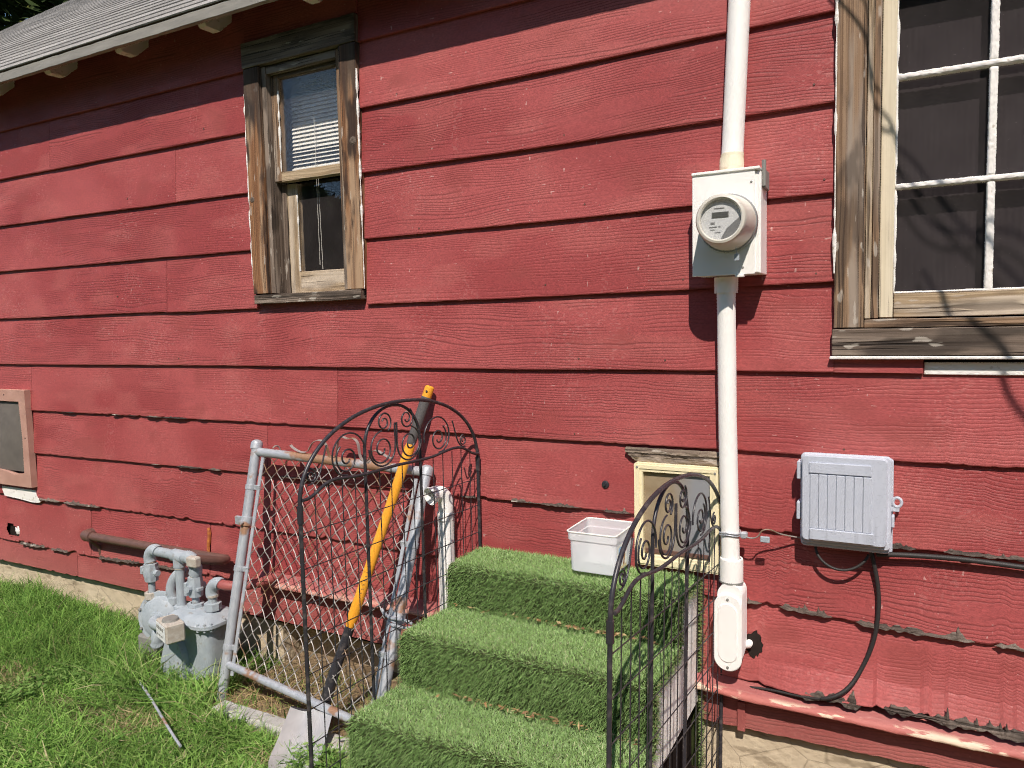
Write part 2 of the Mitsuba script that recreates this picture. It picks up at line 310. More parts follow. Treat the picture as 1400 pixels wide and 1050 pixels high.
def tub_print(p, n, uv):
    u, v = uv.x, uv.y
    c = mi.Color3f(0.80, 0.82, 0.84)
    c = mix(c, (0.22, 0.48, 0.78), smoothstep(0.55, 0.6, noise(u*9 + 2, v*6)) * smoothstep(0.42, 0.5, v) * (1 - smoothstep(0.88, 0.92, v)) * (1 - smoothstep(0.5, 0.62, u)))
    c = mix(c, (0.05, 0.14, 0.42), (1 - smoothstep(0.05, 0.075, dr.sqrt(dr.square(u - 0.42) + dr.square(v - 0.72)))))
    c = mix(c, (0.80, 0.55, 0.66), smoothstep(0.6, 0.66, noise(u*7 + 5, v*8 + 3)) * smoothstep(0.55, 0.62, u) * smoothstep(0.5, 0.6, v))
    c = mix(c, (0.30, 0.115, 0.05), (1 - smoothstep(0.28, 0.30, v + 0.15*u)) * (1 - smoothstep(0.38, 0.40, u)) * smoothstep(0.08, 0.1, v))
    c = mix(c, (0.33, 0.15, 0.08), smoothstep(0.70, 0.72, u + 0.25*(0.5 - v)) * (1 - smoothstep(0.86, 0.88, u + 0.25*(0.5 - v))) * (1 - smoothstep(0.50, 0.54, v)))
    return mix(c, (0.72, 0.60, 0.38), (1 - smoothstep(0.10, 0.16, v)) * smoothstep(0.1, 0.2, noise(u*20, v*20)))
scene['m_tub_print'] = two(princ(tub_print, 0.4))
VC = {'type': 'mesh_attribute', 'name': 'vertex_color'}
scene['m_turf_blade'] = {'type': 'principledthin', 'base_color': VC, 'roughness': 0.45, 'diff_trans': 0.35, 'spec_trans': 0.0}
scene['m_grass'] = {'type': 'principledthin', 'base_color': VC, 'roughness': 0.5, 'diff_trans': 0.75, 'spec_trans': 0.0}
scene['m_turf_base'] = two({'type': 'diffuse', 'reflectance': proc(lambda p, n, uv: mix((0.020, 0.032, 0.012), (0.05, 0.06, 0.024), fbm(p.x*60, p.y*60, p.z*60, 2)))})
scene['m_vc_matte'] = two({'type': 'diffuse', 'reflectance': VC})
scene['m_bark'] = two(bump({'type': 'diffuse', 'reflectance': rgb(0.10, 0.075, 0.055)}, lambda p, n, uv: fbm(p.x*20, p.y*20, p.z*5, 3), 0.02))
scene['m_meter_cover'] = {'type': 'blendbsdf', 'weight': 0.30, 'a': {'type': 'thindielectric', 'int_ior': 1.45}, 'b': two(princ((0.66, 0.62, 0.52), 0.25))}
scene['m_meter_face'] = two(princ((0.58, 0.60, 0.60), 0.5))
scene['m_meter_body'] = two(princ(lambda p, n, uv: mix((0.60, 0.585, 0.53), (0.50, 0.47, 0.40), fbm(p.x*30, p.y*30, p.z*30, 3)), 0.32))
scene['m_lcd'] = two(princ((0.085, 0.095, 0.085), 0.25))
scene['m_ink'] = two({'type': 'diffuse', 'reflectance': rgb(0.06, 0.06, 0.065)})
scene['m_gray_ring'] = two(princ((0.30, 0.31, 0.31), 0.35, metallic=0.5))

# ---------------------------------------------------------------- ground
def ground_z(x, y):
    p = np.stack([np.asarray(x)*1.3, np.asarray(y)*1.3, np.zeros_like(np.asarray(x, float))], -1)
    bank = 0.05*np.clip((-3.1 - np.asarray(x))/1.2, 0, 1)*np.clip(1 + np.asarray(y)/1.0, 0, 1)
    return 0.03*(meshkit.fbm(p, 3, seed=3) - 0.5) + bank
gx = np.r_[np.linspace(-120, -7, 14), np.linspace(-6.5, 2.5, 130), np.linspace(3, 120, 14)]
gy = np.r_[np.linspace(-120, -6, 14), np.linspace(-5.5, 0.4, 90), np.linspace(1, 160, 14)]
GX, GY = np.meshgrid(gx, gy, indexing='ij')
GZ = ground_z(GX, GY)
idx = np.arange(GX.size).reshape(GX.shape)
q = np.stack([idx[:-1, :-1], idx[1:, :-1], idx[1:, 1:], idx[:-1, 1:]], -1).reshape(-1, 4)
scene['ground'] = mikit.ply(mk(np.c_[GX.ravel(), GY.ravel(), GZ.ravel()], np.vstack([q[:, [0, 1, 2]], q[:, [0, 2, 3]]])), 'm_soil', smooth=True)
label('ground', 'bare brown soil of the yard under the grass beside the house', 'ground', kind='structure')

# ---------------------------------------------------------------- house: wall and siding
label('house', 'weathered red house with wide lap siding and peeling old wood windows', 'house')
XL, XR = -7.75, 2.6
LINES = {
 'A': [(-4.324, 2.6050), (-2.48, 2.600), (-1.857, 2.6036), (-1.207, 2.6029)],
 'B': [(-4.359, 2.356), (-2.48, 2.3500), (-1.86, 2.3552), (-1.213, 2.3543), (-0.474, 2.3637), (-0.186, 2.3641)],
 'C': [(-4.392, 2.1097), (-2.48, 2.0975), (-1.86, 2.1097), (-1.22, 2.1062), (-0.482, 2.1109), (-0.185, 2.1137)],
 'D': [(-4.426, 1.8631), (-2.48, 1.8534), (-1.858, 1.8552), (-1.226, 1.8564), (-0.587, 1.8606), (-0.189, 1.861)],
 'E': [(-4.46, 1.6062), (-3.09, 1.6045), (-3.05, 1.6005), (-2.488, 1.6014), (-1.859, 1.5989), (-1.233, 1.5996), (-0.594, 1.6017), (-0.186, 1.6065)],
 'F': [(-4.495, 1.3529), (-2.505, 1.3519), (-1.24, 1.3474), (-0.504, 1.3464), (0.044, 1.3425)],
 'G': [(-4.209, 1.1016), (-2.523, 1.1031), (-1.456, 1.1045), (-1.246, 1.1014), (-0.501, 1.1002), (-0.362, 1.0985), (-0.019, 1.0944), (0.286, 1.0946)],
 'H': [(-4.205, 0.8633), (-2.593, 0.8743), (-1.51, 0.8650), (-1.252, 0.869), (-0.795, 0.8655), (-0.361, 0.8558), (-0.015, 0.8469), (0.292, 0.848)],
 'I': [(-4.167, 0.6096), (-2.657, 0.6205), (-1.897, 0.6264), (-1.752, 0.62), (-0.361, 0.6235), (-0.061, 0.6064), (0.298, 0.6015)],
 'J': [(-4.632, 0.3432), (-3.775, 0.3431), (-3.331, 0.3620), (-2.5, 0.372), (-0.36, 0.3711), (-0.038, 0.379), (0.304, 0.3775)],
 'K': [(-4.65, 0.2104), (-3.948, 0.2122), (-2.561, 0.216), (-1.82, 0.2142), (-0.359, 0.2021), (0.082, 0.2101)],
}
ROWS = 'TABCDEFGHIJK'
def zline(n, x):
    if n == 'T': return zline('A', x) + 0.248
    a = np.array(LINES[n]); return np.interp(x, a[:, 0], a[:, 1])
JAG = {'H': 0.8, 'I': 1.3, 'J': 1.6, 'G': 0.45, 'K': 0.7}
HOLES = [(-4.485, 0.400, 0.062, 0.036)]
def board(row, x0, x1, prev, k, zmax=None, zmin=None, inset=0.0, hole=False):
    fine = row in 'HIJGK'
    n = max(3, int((x1 - x0) / (0.006 if hole else 0.010 if fine else 0.022)) + 1)
    x = np.linspace(x0, x1, n)
    zb = zline(row, x) if zmin is None else np.full(n, zmin)
    zt = zline(prev, x) + 0.026
    if zmax is not None: zt = np.minimum(zt, zmax)
    pos = np.stack([x*9, np.full(n, k*3.1), np.zeros(n)], -1)
    zb = zb + 0.0035*(meshkit.fbm(pos*0.35, 2, seed=k) - 0.5)
    if fine and zmin is None:
        j = JAG[row] * (1.0 if x1 > -0.6 or x0 < -2.4 else 0.45)
        a = meshkit.noise(np.stack([x*55, np.full(n, k*1.7), np.zeros(n)], -1), k)
        b = meshkit.noise(np.stack([x*9, np.full(n, k*2.7), np.zeros(n)], -1), k + 9)
        zb = zb + j*(0.010*np.clip(a - 0.62, 0, 1)/0.38*np.clip(b*2 - 0.5, 0, 1) + 0.0022*(a - 0.5))
    curl = np.zeros(n)
    if row == 'J': curl = 0.030*np.clip((x + 0.55)/0.3, 0, 1)*(0.6 + meshkit.noise(np.stack([x*7, 0*x, 0*x], -1), 5)) + 0.006*(x < -2.5)
    yb0 = -0.0185 - inset + 0.004*(meshkit.fbm(pos*0.3 + 40, 2, seed=k + 3) - 0.5) - curl
    yt = -0.0016
    s = np.r_[0, 0.012, 0.03, np.linspace(0.07, 1, 26 if hole else 6)]
    V, UV = [], []
    u = x + 3.713*k
    # underside back, underside front, then face
    V.append(np.c_[x, yb0 + 0.0155, zb + 0.001]); UV.append(np.c_[u, np.full(n, 0.0)])
    for i, t in enumerate(s):
        z = zb + (zt - zb)*t
        y = yb0 + (yt - yb0)*np.clip((z - zb)/0.272, 0, 1)
        cc = np.clip((z - zb)/0.10, 0, 1)
        y = np.where(curl > 0, (-0.0185 - inset) + (yt + 0.0185 + inset)*np.clip((z - zb)/0.272, 0, 1) - curl*(1 - cc)**2, y)
        if i == 0: y = y + 0.0018
        V.append(np.c_[x, y, z]); UV.append(np.c_[u, z - zb + 0.41*(k % 5)])
    # a blunt front edge: duplicate of the bottom line so the underside shades flat
    m = len(V)
    V = np.vstack(V); UV = np.vstack(UV)
    f = []
    keep = np.ones((m - 1, n - 1), bool)
    if hole:
        P = V.reshape(m, n, 3)
        cx = (P[:-1, :-1, 0] + P[1:, 1:, 0])/2; cz = (P[:-1, :-1, 2] + P[1:, 1:, 2])/2
        for (hx, hz, ra, rb) in HOLES:
            w = meshkit.noise(np.stack([cx*45, cz*45, cx*0], -1), 4)
            keep &= ((cx - hx)/ra)**2 + ((cz - hz + 0.25*(cx - hx))/rb)**2 > 0.55 + 0.9*w
    ii, jj = np.nonzero(keep)
    a = ii*n + jj
    f = np.vstack([np.c_[a, a + 1, a + n + 1], np.c_[a, a + n + 1, a + n]])
    # ends
    e = []
    for col, flip in ((0, False), (n - 1, True)):
        b = len(V); c0 = V.reshape(-1, 3)[np.arange(m)*n + col]
        V = np.vstack([V, c0 * [1, 0, 1] + [0, -0.0005, 0]]); UV = np.vstack([UV, UV[np.arange(m)*n + col]])
        for i in range(m - 1):
            t = [[i*n + col, (i+1)*n + col, b + i + 1], [i*n + col, b + i + 1, b + i]]
            e += t if not flip else [x_[::-1] for x_ in t]
    f = np.vstack([f, e])
    return part('house__wall__board', mk(V, f), 'm_siding', uv=UV, smooth=False)

scene['house__wall'] = mikit.ply(cat_m([cbox(XL, XR, 0.006, 0.12, 0.20, 1.38, 0.001), cbox(XL, -2.44, 0.006, 0.12, 1.38, 2.95, 0.001), cbox(-1.92, -0.14, 0.006, 0.12, 1.38, 2.95, 0.001),
    cbox(-2.44, -1.92, 0.006, 0.12, 1.38, 1.64, 0.001), cbox(-2.44, -1.92, 0.006, 0.12, 2.62, 2.95, 0.001), cbox(-0.14, 0.80, 0.006, 0.12, 2.52, 2.95, 0.001), cbox(0.80, XR, 0.006, 0.12, 1.38, 2.95, 0.001)]), 'm_gap')
SEAMS = {'A': [-5.2], 'B': [-6.1, -3.9], 'C': [-2.959], 'D': [-5.6], 'E': [-3.062], 'F': [-4.9], 'G': [-4.212, -2.055], 'H': [-2.465], 'I': [-5.4], 'J': [-3.766, -2.864], 'K': [-3.9]}
LW, RW = (-2.478, -1.879), (-0.180, 0.86)
k = 0
for i in range(1, len(ROWS)):
    r, pr = ROWS[i], ROWS[i-1]
    spans = [(XL, XR)]
    def cut(sp, a, b):
        out = []
        for s0, s1 in sp:
            if b <= s0 or a >= s1: out.append((s0, s1)); continue
            if a > s0: out.append((s0, a))
            if b < s1: out.append((b, s1))
        return out
    if r in 'BCDE': spans = cut(spans, *LW)
    if r == 'A': spans = cut(spans, *LW)
    if r in 'BCDE': spans = cut(spans, *RW)
    if r == 'F': spans = cut(spans, *RW)
    if r == 'K': spans = [(XL, -2.52)]
    pieces = []
    for s0, s1 in spans:
        js = [s0] + [j for j in sorted(SEAMS.get(r, []) + ([0.95] if r in 'BDFH' else [])) if s0 < j < s1] + [s1]
        gap = 0.0050 if r == 'J' else 0.0028
        pieces += [(js[m_] + (gap if m_ else 0), js[m_+1]) for m_ in range(len(js)-1)]
    for (a, b) in pieces:
        k += 1
        board(r, a, b, pr, k, hole=(r == 'J' and a < -4.6 < b))
    if r == 'A': k += 1; board('A', LW[0], LW[1], 'T', k, zmin=2.712)
    if r == 'F': k += 1; board('F', RW[0] + 0.0015, 0.048, 'E', k, zmax=1.392)
# thick paint ridge where the board ends under the right window, then the bare primed strip
part('house__primed_strip', cbox(0.050, 0.86, -0.012, 0.004, 1.340, 1.374, 0.002), 'm_white_wood', text='bare whitish primed strip under the right window')
# torn, frayed hardboard
def fray(x0, x1, row, ybase, h, seed, dens=0.55, hang=0.008, step=0.003):
    n = int((x1 - x0)/step)
    x = np.linspace(x0, x1, n)
    z0 = zline(row, x)
    P = lambda f_, s: meshkit.noise(np.stack([x*f_, 0*x + seed, 0*x], -1), s)
    on = np.clip((P(14, seed) - (1 - dens))*5, 0, 1)
    top = z0 + on*(0.003 + h*(0.14*P(22, seed+1) + 0.45*P(90, seed+2)**2 + 2.4*np.clip(P(130, seed+3) - 0.70, 0, 1)*np.clip(P(30, seed+9)*2-0.6, 0, 1)))
    bot = z0 - hang*on*(P(60, seed+4))
    rows = []
    nr = 6
    for r_ in range(nr):
        t = r_/(nr - 1)
        z = bot + (top - bot)*t
        y = ybase - on*(0.0035 + 0.006*meshkit.noise(np.stack([x*120, z*260, 0*x], -1), seed + 6))*(1 - 0.75*t) + (0.004 if r_ == nr-1 else 0) - 0.0*x
        rows.append(np.c_[x, y, z])
    V = np.vstack(rows)
    ii, jj = np.meshgrid(np.arange(nr-1), np.arange(n-1), indexing='ij'); ok = (on[jj] > 0.02) | (on[jj+1] > 0.02)
    a = (ii*n + jj)[ok]
    f = np.vstack([np.c_[a, a+1, a+n+1], np.c_[a, a+n+1, a+n]])
    uv = np.c_[V[:, 0], V[:, 2]]
    part('house__wall__frayed_edge', mk(V, f), 'm_fiber', uv=uv, text='torn grey brown fibres at the lower edge of a board')
fray(-0.42, 0.46, 'I', -0.0195, 0.034, 11, 0.74, 0.006)
fray(-0.30, 0.46, 'J', -0.055, 0.046, 23, 0.86, 0.016)
fray(-0.12, 0.42, 'H', -0.0195, 0.020, 31, 0.45, 0.004)
fray(-1.25, -0.80, 'H', -0.0195, 0.020, 41, 0.62, 0.003)
fray(-4.20, -3.60, 'I', -0.0195, 0.024, 53, 0.60, 0.006)
fray(-4.40, -2.90, 'J', -0.0255, 0.018, 61, 0.60, 0.010)
fray(-3.3, -1.4, 'H', -0.0195, 0.011, 71, 0.40, 0.004)
fray(-4.15, -2.6, 'G', -0.0195, 0.008, 83, 0.35, 0.003)
# torn patch above the pet door
n1, n2 = 110, 26
xx = np.linspace(-0.815, -0.505, n1); tt = np.linspace(0, 1, n2)
low = 1.040 + 0.0*xx; hi = zline('G', xx) - 0.010
low = low + 0.012*(meshkit.noise(np.stack([xx*25, 0*xx, 0*xx], -1), 4) - 0.3) + np.clip((-0.785 - xx)*0.9, 0, 0.03)
Vp = []
for t in tt:
    z = low + (hi - low)*t
    y = -0.0185 - 0.012*meshkit.fbm(np.stack([xx*45, z*95, 0*xx], -1), 4, 5) + 0.012*(abs(t - 0.5)*2)**6
    Vp.append(np.c_[xx, y, z])
Vp = np.vstack(Vp); ii, jj = np.meshgrid(np.arange(n2-1), np.arange(n1-1), indexing='ij'); a = (ii*n1 + jj).ravel()
part('house__wall__torn_patch', mk(Vp, np.vstack([np.c_[a, a+1, a+n1+1], np.c_[a, a+n1+1, a+n1]])), 'm_fiber_light', uv=np.c_[Vp[:, 0], Vp[:, 2]*1.0], text='torn brown fibreboard patch above the pet door')
# things seen behind / in the broken hole at the far left
hv = trimesh.creation.icosphere(2, 1.0); vv = hv.vertices*(0.75 + 0.5*meshkit.noise(hv.vertices*2.1, 8))[:, None]
part('house__wall__insulation_chip', mk(vv*[0.030, 0.008, 0.026] + [-4.443, -0.010, 0.404], hv.faces), 'm_white_wood', smooth=40, text='white chip in the broken hole of a board')
part('house__primed_patch', extrude_xz(shapely.Polygon([(-4.56, 0.638), (-4.54, 0.600), (-4.40, 0.594), (-4.28, 0.585), (-4.205, 0.588), (-4.19, 0.598), (-4.222, 0.622), (-4.235, 0.655), (-4.56, 0.655)]), -0.0195, -0.012), 'm_white_wood', text='cream primed patch below the vent')
# gap filler with rust at a vertical seam
part('house__rust_streak', tube(smooth_path([(-2.866, -0.013, 0.592), (-2.863, -0.016, 0.54), (-2.868, -0.018, 0.50), (-2.862, -0.02, 0.47)], 12), [0.006, 0.008, 0.009, 0.008, 0.007, 0.008, 0.009, 0.008, 0.007, 0.008, 0.007, 0.004], 7), 'm_rust', text='orange rusty seam filler between two boards')
# nails
for (nx, nz) in [(-3.42, 1.69), (-1.10, 1.64), (-0.62, 1.635), (-0.23, 1.633), (-1.62, 1.875), (-0.95, 1.90), (-3.0, 1.385), (-0.98, 1.385), (-0.68, 1.38), (-2.22, 1.13), (-1.0, 1.125), (-0.21, 1.90), (-1.70, 2.38), (-1.02, 2.135), (-0.24, 2.17), (-3.3, 2.15), (-2.75, 2.40), (-0.15, 1.12), (-0.10, 0.885), (-0.27, 0.41)]:
    part('house__wall__nail', lathe([(0.0, -0.0005), (0.0030, -0.0005), (0.0034, 0.0012), (0.0034, 0.004)], (nx, -0.0180, nz), (0, 1, 0), 8), 'm_brown_pipe')

# foundation
fv = cat_m([cbox(XL + 0.03, -2.46, 0.02, 0.30, -0.3, 0.235, 0.004), cbox(-2.459, -1.30, 0.160, 0.30, -0.3, 0.235, 0.004), cbox(-1.299, XR, 0.02, 0.30, -0.3, 0.235, 0.004)])
scene['house__foundation'] = mikit.ply(fv, 'm_parge'); label('house__foundation', 'tan parged foundation at the foot of the wall')
# water table trim with rounded nose + skirt board
prof = [(-0.001, 0.026), (-0.020, 0.014), (-0.042, 0.000), (-0.058, -0.011), (-0.065, -0.018), (-0.067, -0.024), (-0.066, -0.029), (-0.062, -0.032), (-0.054, -0.033), (-0.02, -0.033), (0.0, -0.033)]
xs = np.linspace(-2.53, XR, 700); pl = np.r_[0, np.cumsum(np.hypot(*np.diff(np.array(prof), axis=0).T))]
V, UV = [], []
for (py, pz), ll in zip(prof, pl):
    w = 0.006*(meshkit.fbm(np.stack([xs*22, 0*xs + py*50, 0*xs + pz*50], -1), 4, 2) - 0.5)
    V.append(np.c_[xs, py + w, pz + 0.358 + w + 0.0*xs]); UV.append(np.c_[xs, 0*xs + ll])
V, UV = np.vstack(V), np.vstack(UV); n = len(xs); ii, jj = np.meshgrid(np.arange(len(prof)-1), np.arange(n-1), indexing='ij'); a = (ii*n + jj).ravel()
Vm = V.copy(); Vm[:, 2] += np.interp(Vm[:, 0], [-2.5, -1.5, -0.4, 0.3], [0.060, 0.060, -0.008, -0.010])
part('house__water_table', mk(Vm, np.vstack([np.c_[a, a+n+1, a+1], np.c_[a, a+n, a+n+1]])), 'm_worn_trim', uv=UV, smooth=True, text='red sill moulding with worn cream nose')
def skirt(x0, x1, kk):
    x = np.linspace(x0, x1, int((x1-x0)/0.012))
    zb = zline('K', x) + 0.004*(meshkit.noise(np.stack([x*60, 0*x, 0*x], -1), 3) - 0.5) + 0.006*(meshkit.noise(np.stack([x*5, 0*x, 0*x], -1), 5) - 0.5)
    zt = np.interp(x, [-2.5, -1.5, -0.4, 0.3], [0.375, 0.375, 0.322, 0.322])
    V = np.vstack([np.c_[x, 0*x + 0.004, zb], np.c_[x, 0*x - 0.012, zb], np.c_[x, 0*x - 0.010, zt]]); n = len(x)
    a = np.r_[np.arange(n-1), n + np.arange(n-1)]
    UV = np.vstack([np.c_[x + kk, 0*x], np.c_[x + kk, 0*x + 0.01], np.c_[x + kk, zt - zb]])
    part('house__skirt_board', mk(V, np.vstack([np.c_[a, a+1, a+n+1], np.c_[a, a+n+1, a+n]])), 'm_siding', uv=UV)
skirt(-2.52, -0.9, 77.0); skirt(-0.898, 0.55, 81.3); skirt(0.552, XR, 85.9)
part('house__batten', cbox(-0.452, -0.428, -0.022, -0.0125, 0.196, 0.292, 0.002), 'm_red_pipe')

# ---------------------------------------------------------------- left window
W = 'house__window'
label(W, 'narrow sash window with charred weathered casing and half raised blind')
plank(W + '__side_casing', -2.478, -2.392, -0.034, 0.010, 1.662, 2.600, 'm_wood_orange', 'z', wob=0.003)
plank(W + '__side_casing', -1.962, -1.880, -0.034, 0.010, 1.662, 2.600, 'm_wood_orange', 'z', wob=0.003)
plank(W + '__head_casing', -2.482, -1.876, -0.036, 0.010, 2.603, 2.706, 'm_wood_dark', 'x', wob=0.003)
plank(W + '__sill', -2.470, -1.890, -0.040, 0.085, 1.620, 1.658, 'm_wood_dark', 'x', wob=0.003)
plank(W + '__jamb', -2.390, -2.366, -0.018, 0.085, 1.662, 2.598, 'm_wood_dark', 'z', wob=0.0015)
plank(W + '__jamb', -1.990, -1.966, -0.018, 0.085, 1.662, 2.598, 'm_wood_brown', 'z', wob=0.0015)
plank(W + '__head_jamb', -2.364, -1.992, -0.016, 0.085, 2.566, 2.598, 'm_wood_dark', 'x', wob=0.0015)
S = W + '__upper_sash'
plank(S, -2.364, -2.326, 0.008, 0.040, 2.130, 2.564, 'm_wood_brown', 'z', wob=0.002)
plank(W + '__upper_sash', -2.008, -1.992, 0.008, 0.040, 2.130, 2.564, 'm_wood_brown', 'z')
plank(W + '__meeting_rail', -2.325, -2.009, 0.006, 0.042, 2.126, 2.166, 'm_wood_tan', 'x', wob=0.002)
plank(W + '__top_rail', -2.325, -2.009, 0.008, 0.040, 2.550, 2.564, 'm_wood_dark', 'x')
plank(W + '__lower_sash', -2.340, -2.285, 0.050, 0.082, 1.662, 2.124, 'm_wood_tan', 'z', wob=0.003)
plank(W + '__lower_sash', -2.000, -1.992, 0.050, 0.082, 1.662, 2.124, 'm_wood_tan', 'z')
plank(W + '__bottom_rail', -2.284, -2.001, 0.050, 0.082, 1.662, 1.752, 'm_wood_tan', 'x', wob=0.002)
plank(W + '__stop_bead', -2.364, -2.342, 0.044, 0.082, 1.662, 2.124, 'm_wood_dark', 'z')
def sheet(x0, x1, y, z0, z1):
    return mk([[x0, y, z0], [x1, y, z0], [x1, y, z1], [x0, y, z1]], [[0, 1, 2], [0, 2, 3]])
part(W + '__pane', sheet(-2.328, -2.006, 0.024, 2.164, 2.552), 'm_glass')
part(W + '__pane', sheet(-2.287, -1.999, 0.066, 1.750, 2.126), 'm_glass')
sl = []
for i in range(23):
    z = 2.20 + i*0.0168
    if i == 0:
        sl.append(cbox(-2.345, -2.03, 0.090, 0.118, 2.180, 2.194, 0.002))
    m = cbox(-2.345, -2.03, -0.0105, 0.0105, -0.0008, 0.0008, 0.0004)
    th = math.radians(58 if i > 4 else 36); c, s = math.cos(th), math.sin(th)
    v = m.vertices.copy(); m = mk(np.c_[v[:, 0], c*v[:, 1] - s*v[:, 2] + 0.105, s*v[:, 1] + c*v[:, 2] + z], m.faces); sl.append(m)
part(W + '__blind', cat_m(sl), 'm_blind', text='pale mini blind hanging behind the upper pane', kind='stuff')
part(W + '__blind_cord', cat_m([tube([(-2.205, 0.086, 2.55), (-2.205, 0.086, 1.78)], 0.0012, 5), tube([(-2.198, 0.088, 2.20), (-2.192, 0.088, 1.76)], 0.0012, 5)]), 'm_blind')
part(W + '__knot', lathe([(0, -0.004), (0.010, -0.004), (0.016, -0.001), (0.018, 0.006)], (-1.905, -0.034, 2.232), (0, 1, 0), 12), 'm_wood_dark')
part(W + '__knot', lathe([(0, -0.003), (0.009, -0.003), (0.013, 0.0), (0.015, 0.006)], (-2.458, -0.034, 2.06), (0, 1, 0), 12), 'm_wood_dark')
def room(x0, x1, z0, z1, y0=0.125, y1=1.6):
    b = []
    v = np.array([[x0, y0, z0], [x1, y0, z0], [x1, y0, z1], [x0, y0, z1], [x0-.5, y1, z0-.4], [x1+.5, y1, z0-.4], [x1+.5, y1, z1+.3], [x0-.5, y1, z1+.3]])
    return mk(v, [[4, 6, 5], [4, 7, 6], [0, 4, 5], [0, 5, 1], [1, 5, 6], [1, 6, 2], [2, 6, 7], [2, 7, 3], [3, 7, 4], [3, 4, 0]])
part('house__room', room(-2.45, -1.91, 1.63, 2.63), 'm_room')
# white flaking caulk edge between casing and siding
def flake_line(x, z0, z1, seed, y=-0.030):
    z = np.linspace(z0, z1, int((z1-z0)/0.008)); w = 0.0015 + 0.0045*np.clip(meshkit.noise(np.stack([z*30, 0*z, 0*z], -1), seed)*1.8 - 0.6, 0, 1)
    P = np.c_[x + 0*z, y + 0*z, z]
    return tube(P, w, 6)
part(W + '__caulk_bead', flake_line(-1.878, 1.66, 2.50, 3), 'm_white_wood')
part(W + '__caulk_bead', flake_line(-2.4795, 1.70, 2.50, 5), 'm_white_wood')
part(W + '__putty', flake_line(-2.327, 2.17, 2.50, 8, 0.010), 'm_white_wood')
part(W + '__putty', flake_line(-2.286, 1.755, 2.09, 9, 0.052), 'm_white_wood')

# ---------------------------------------------------------------- right window
W = 'house__window_001'
label(W, 'large many paned window with white muntins and bare brown casing')
plank(W + '__side_casing', -0.180, -0.103, -0.032, 0.010, 1.472, 2.60, 'm_wood_brown', 'z', wob=0.0025)
plank(W + '__side_casing', 0.770, 0.850, -0.032, 0.010, 1.472, 2.60, 'm_wood_brown', 'z', wob=0.0025)
plank(W + '__head_casing', -0.185, 0.855, -0.036, 0.010, 2.445, 2.56, 'm_wood_brown', 'x')
plank(W + '__blind_stop', -0.101, -0.086, -0.022, 0.012, 1.498, 2.443, 'm_wood_tan', 'z', wob=0.0015)
plank(W + '__blind_stop', -0.085, -0.068, -0.010, 0.030, 1.498, 2.443, 'm_wood_brown', 'z', wob=0.0015)
plank(W + '__apron', -0.184, 0.855, -0.036, 0.010, 1.394, 1.470, 'm_wood_dark', 'x', wob=0.003)
plank(W + '__sill', -0.101, 0.855, -0.030, 0.090, 1.472, 1.496, 'm_wood_brown', 'x', wob=0.002)
part(W + '__drip_edge', cbox(-0.190, 0.86, -0.040, 0.004, 1.384, 1.3925, 0.002), 'm_white_wood')
part(W + '__caulk_bead', flake_line(-0.1805, 1.63, 2.42, 13), 'm_white_wood')
SY0, SY1 = 0.020, 0.055
plank(W + '__sash_stile', -0.066, -0.030, SY0, SY1, 1.500, 2.443, 'm_wood_cream', 'z', wob=0.001)
plank(W + '__sash_stile', 0.734, 0.770, SY0, SY1, 1.500, 2.443, 'm_wood_cream', 'z', wob=0.001)
plank(W + '__bottom_rail', -0.0285, 0.7325, SY0, SY1, 1.500, 1.568, 'm_wood_tan', 'x', wob=0.0012)
def muntin(x0, x1, z0, z1, kk):
    m = cbox(x0, x1, SY0 + (0.003 if x1 - x0 < 0.1 else -0.0005), SY0 + 0.030, z0, z1, 0.003)
    man = manifold3d.Manifold(manifold3d.Mesh(np.asarray(m.vertices, np.float32), np.asarray(m.faces, np.uint32))).refine_to_length(0.006)
    d = man.to_mesh(); v = np.array(d.vert_properties[:, :3], float)
    o = np.stack([meshkit.fbm(v*[150, 60, 150] + kk, 3, kk + i) - 0.5 for i in range(3)], -1)*0.0045
    return mk(v + o, d.tri_verts)
MX = [(-0.030, 0.190), (0.206, 0.426), (0.442, 0.734)]
MZ = [(1.568, 1.858), (1.873, 2.157), (2.172, 2.446)]
for kk, (xa) in enumerate((0.192, 0.428)):
    for jj_, (za, zb_) in enumerate(MZ):
        part(W + '__muntin', muntin(xa - 0.003, xa + 0.016, za + 0.001, min(zb_, 2.443) - 0.001, 10*kk + jj_), 'm_white_wood', smooth=50)
for kk, za in enumerate((1.860, 2.159)):  # horizontal bars sit proud of the uprights
    part(W + '__muntin', muntin(-0.029, 0.733, za - 0.002, za + 0.013, 40 + kk), 'm_white_wood', smooth=50)
part(W + '__putty', flake_line(-0.0285, 1.57, 2.44, 21, SY0 + 0.006), 'm_white_wood')
zz = np.linspace(-0.028, 0.73, 120); part(W + '__putty', tube(np.c_[zz, 0*zz + SY0 + 0.006, 0*zz + 1.5695], 0.0028 + 0.002*meshkit.noise(np.stack([zz*40, 0*zz, 0*zz], -1), 2), 6), 'm_white_wood')
for (xa, xb) in MX:
    for (za, zb_) in MZ:
        part(W + '__pane', sheet(xa - 0.003, xb + 0.003, SY0 + 0.022, za - 0.003, zb_ + 0.003), 'm_glass')
part('house__room', room(-0.07, 0.78, 1.49, 2.46), 'm_room')
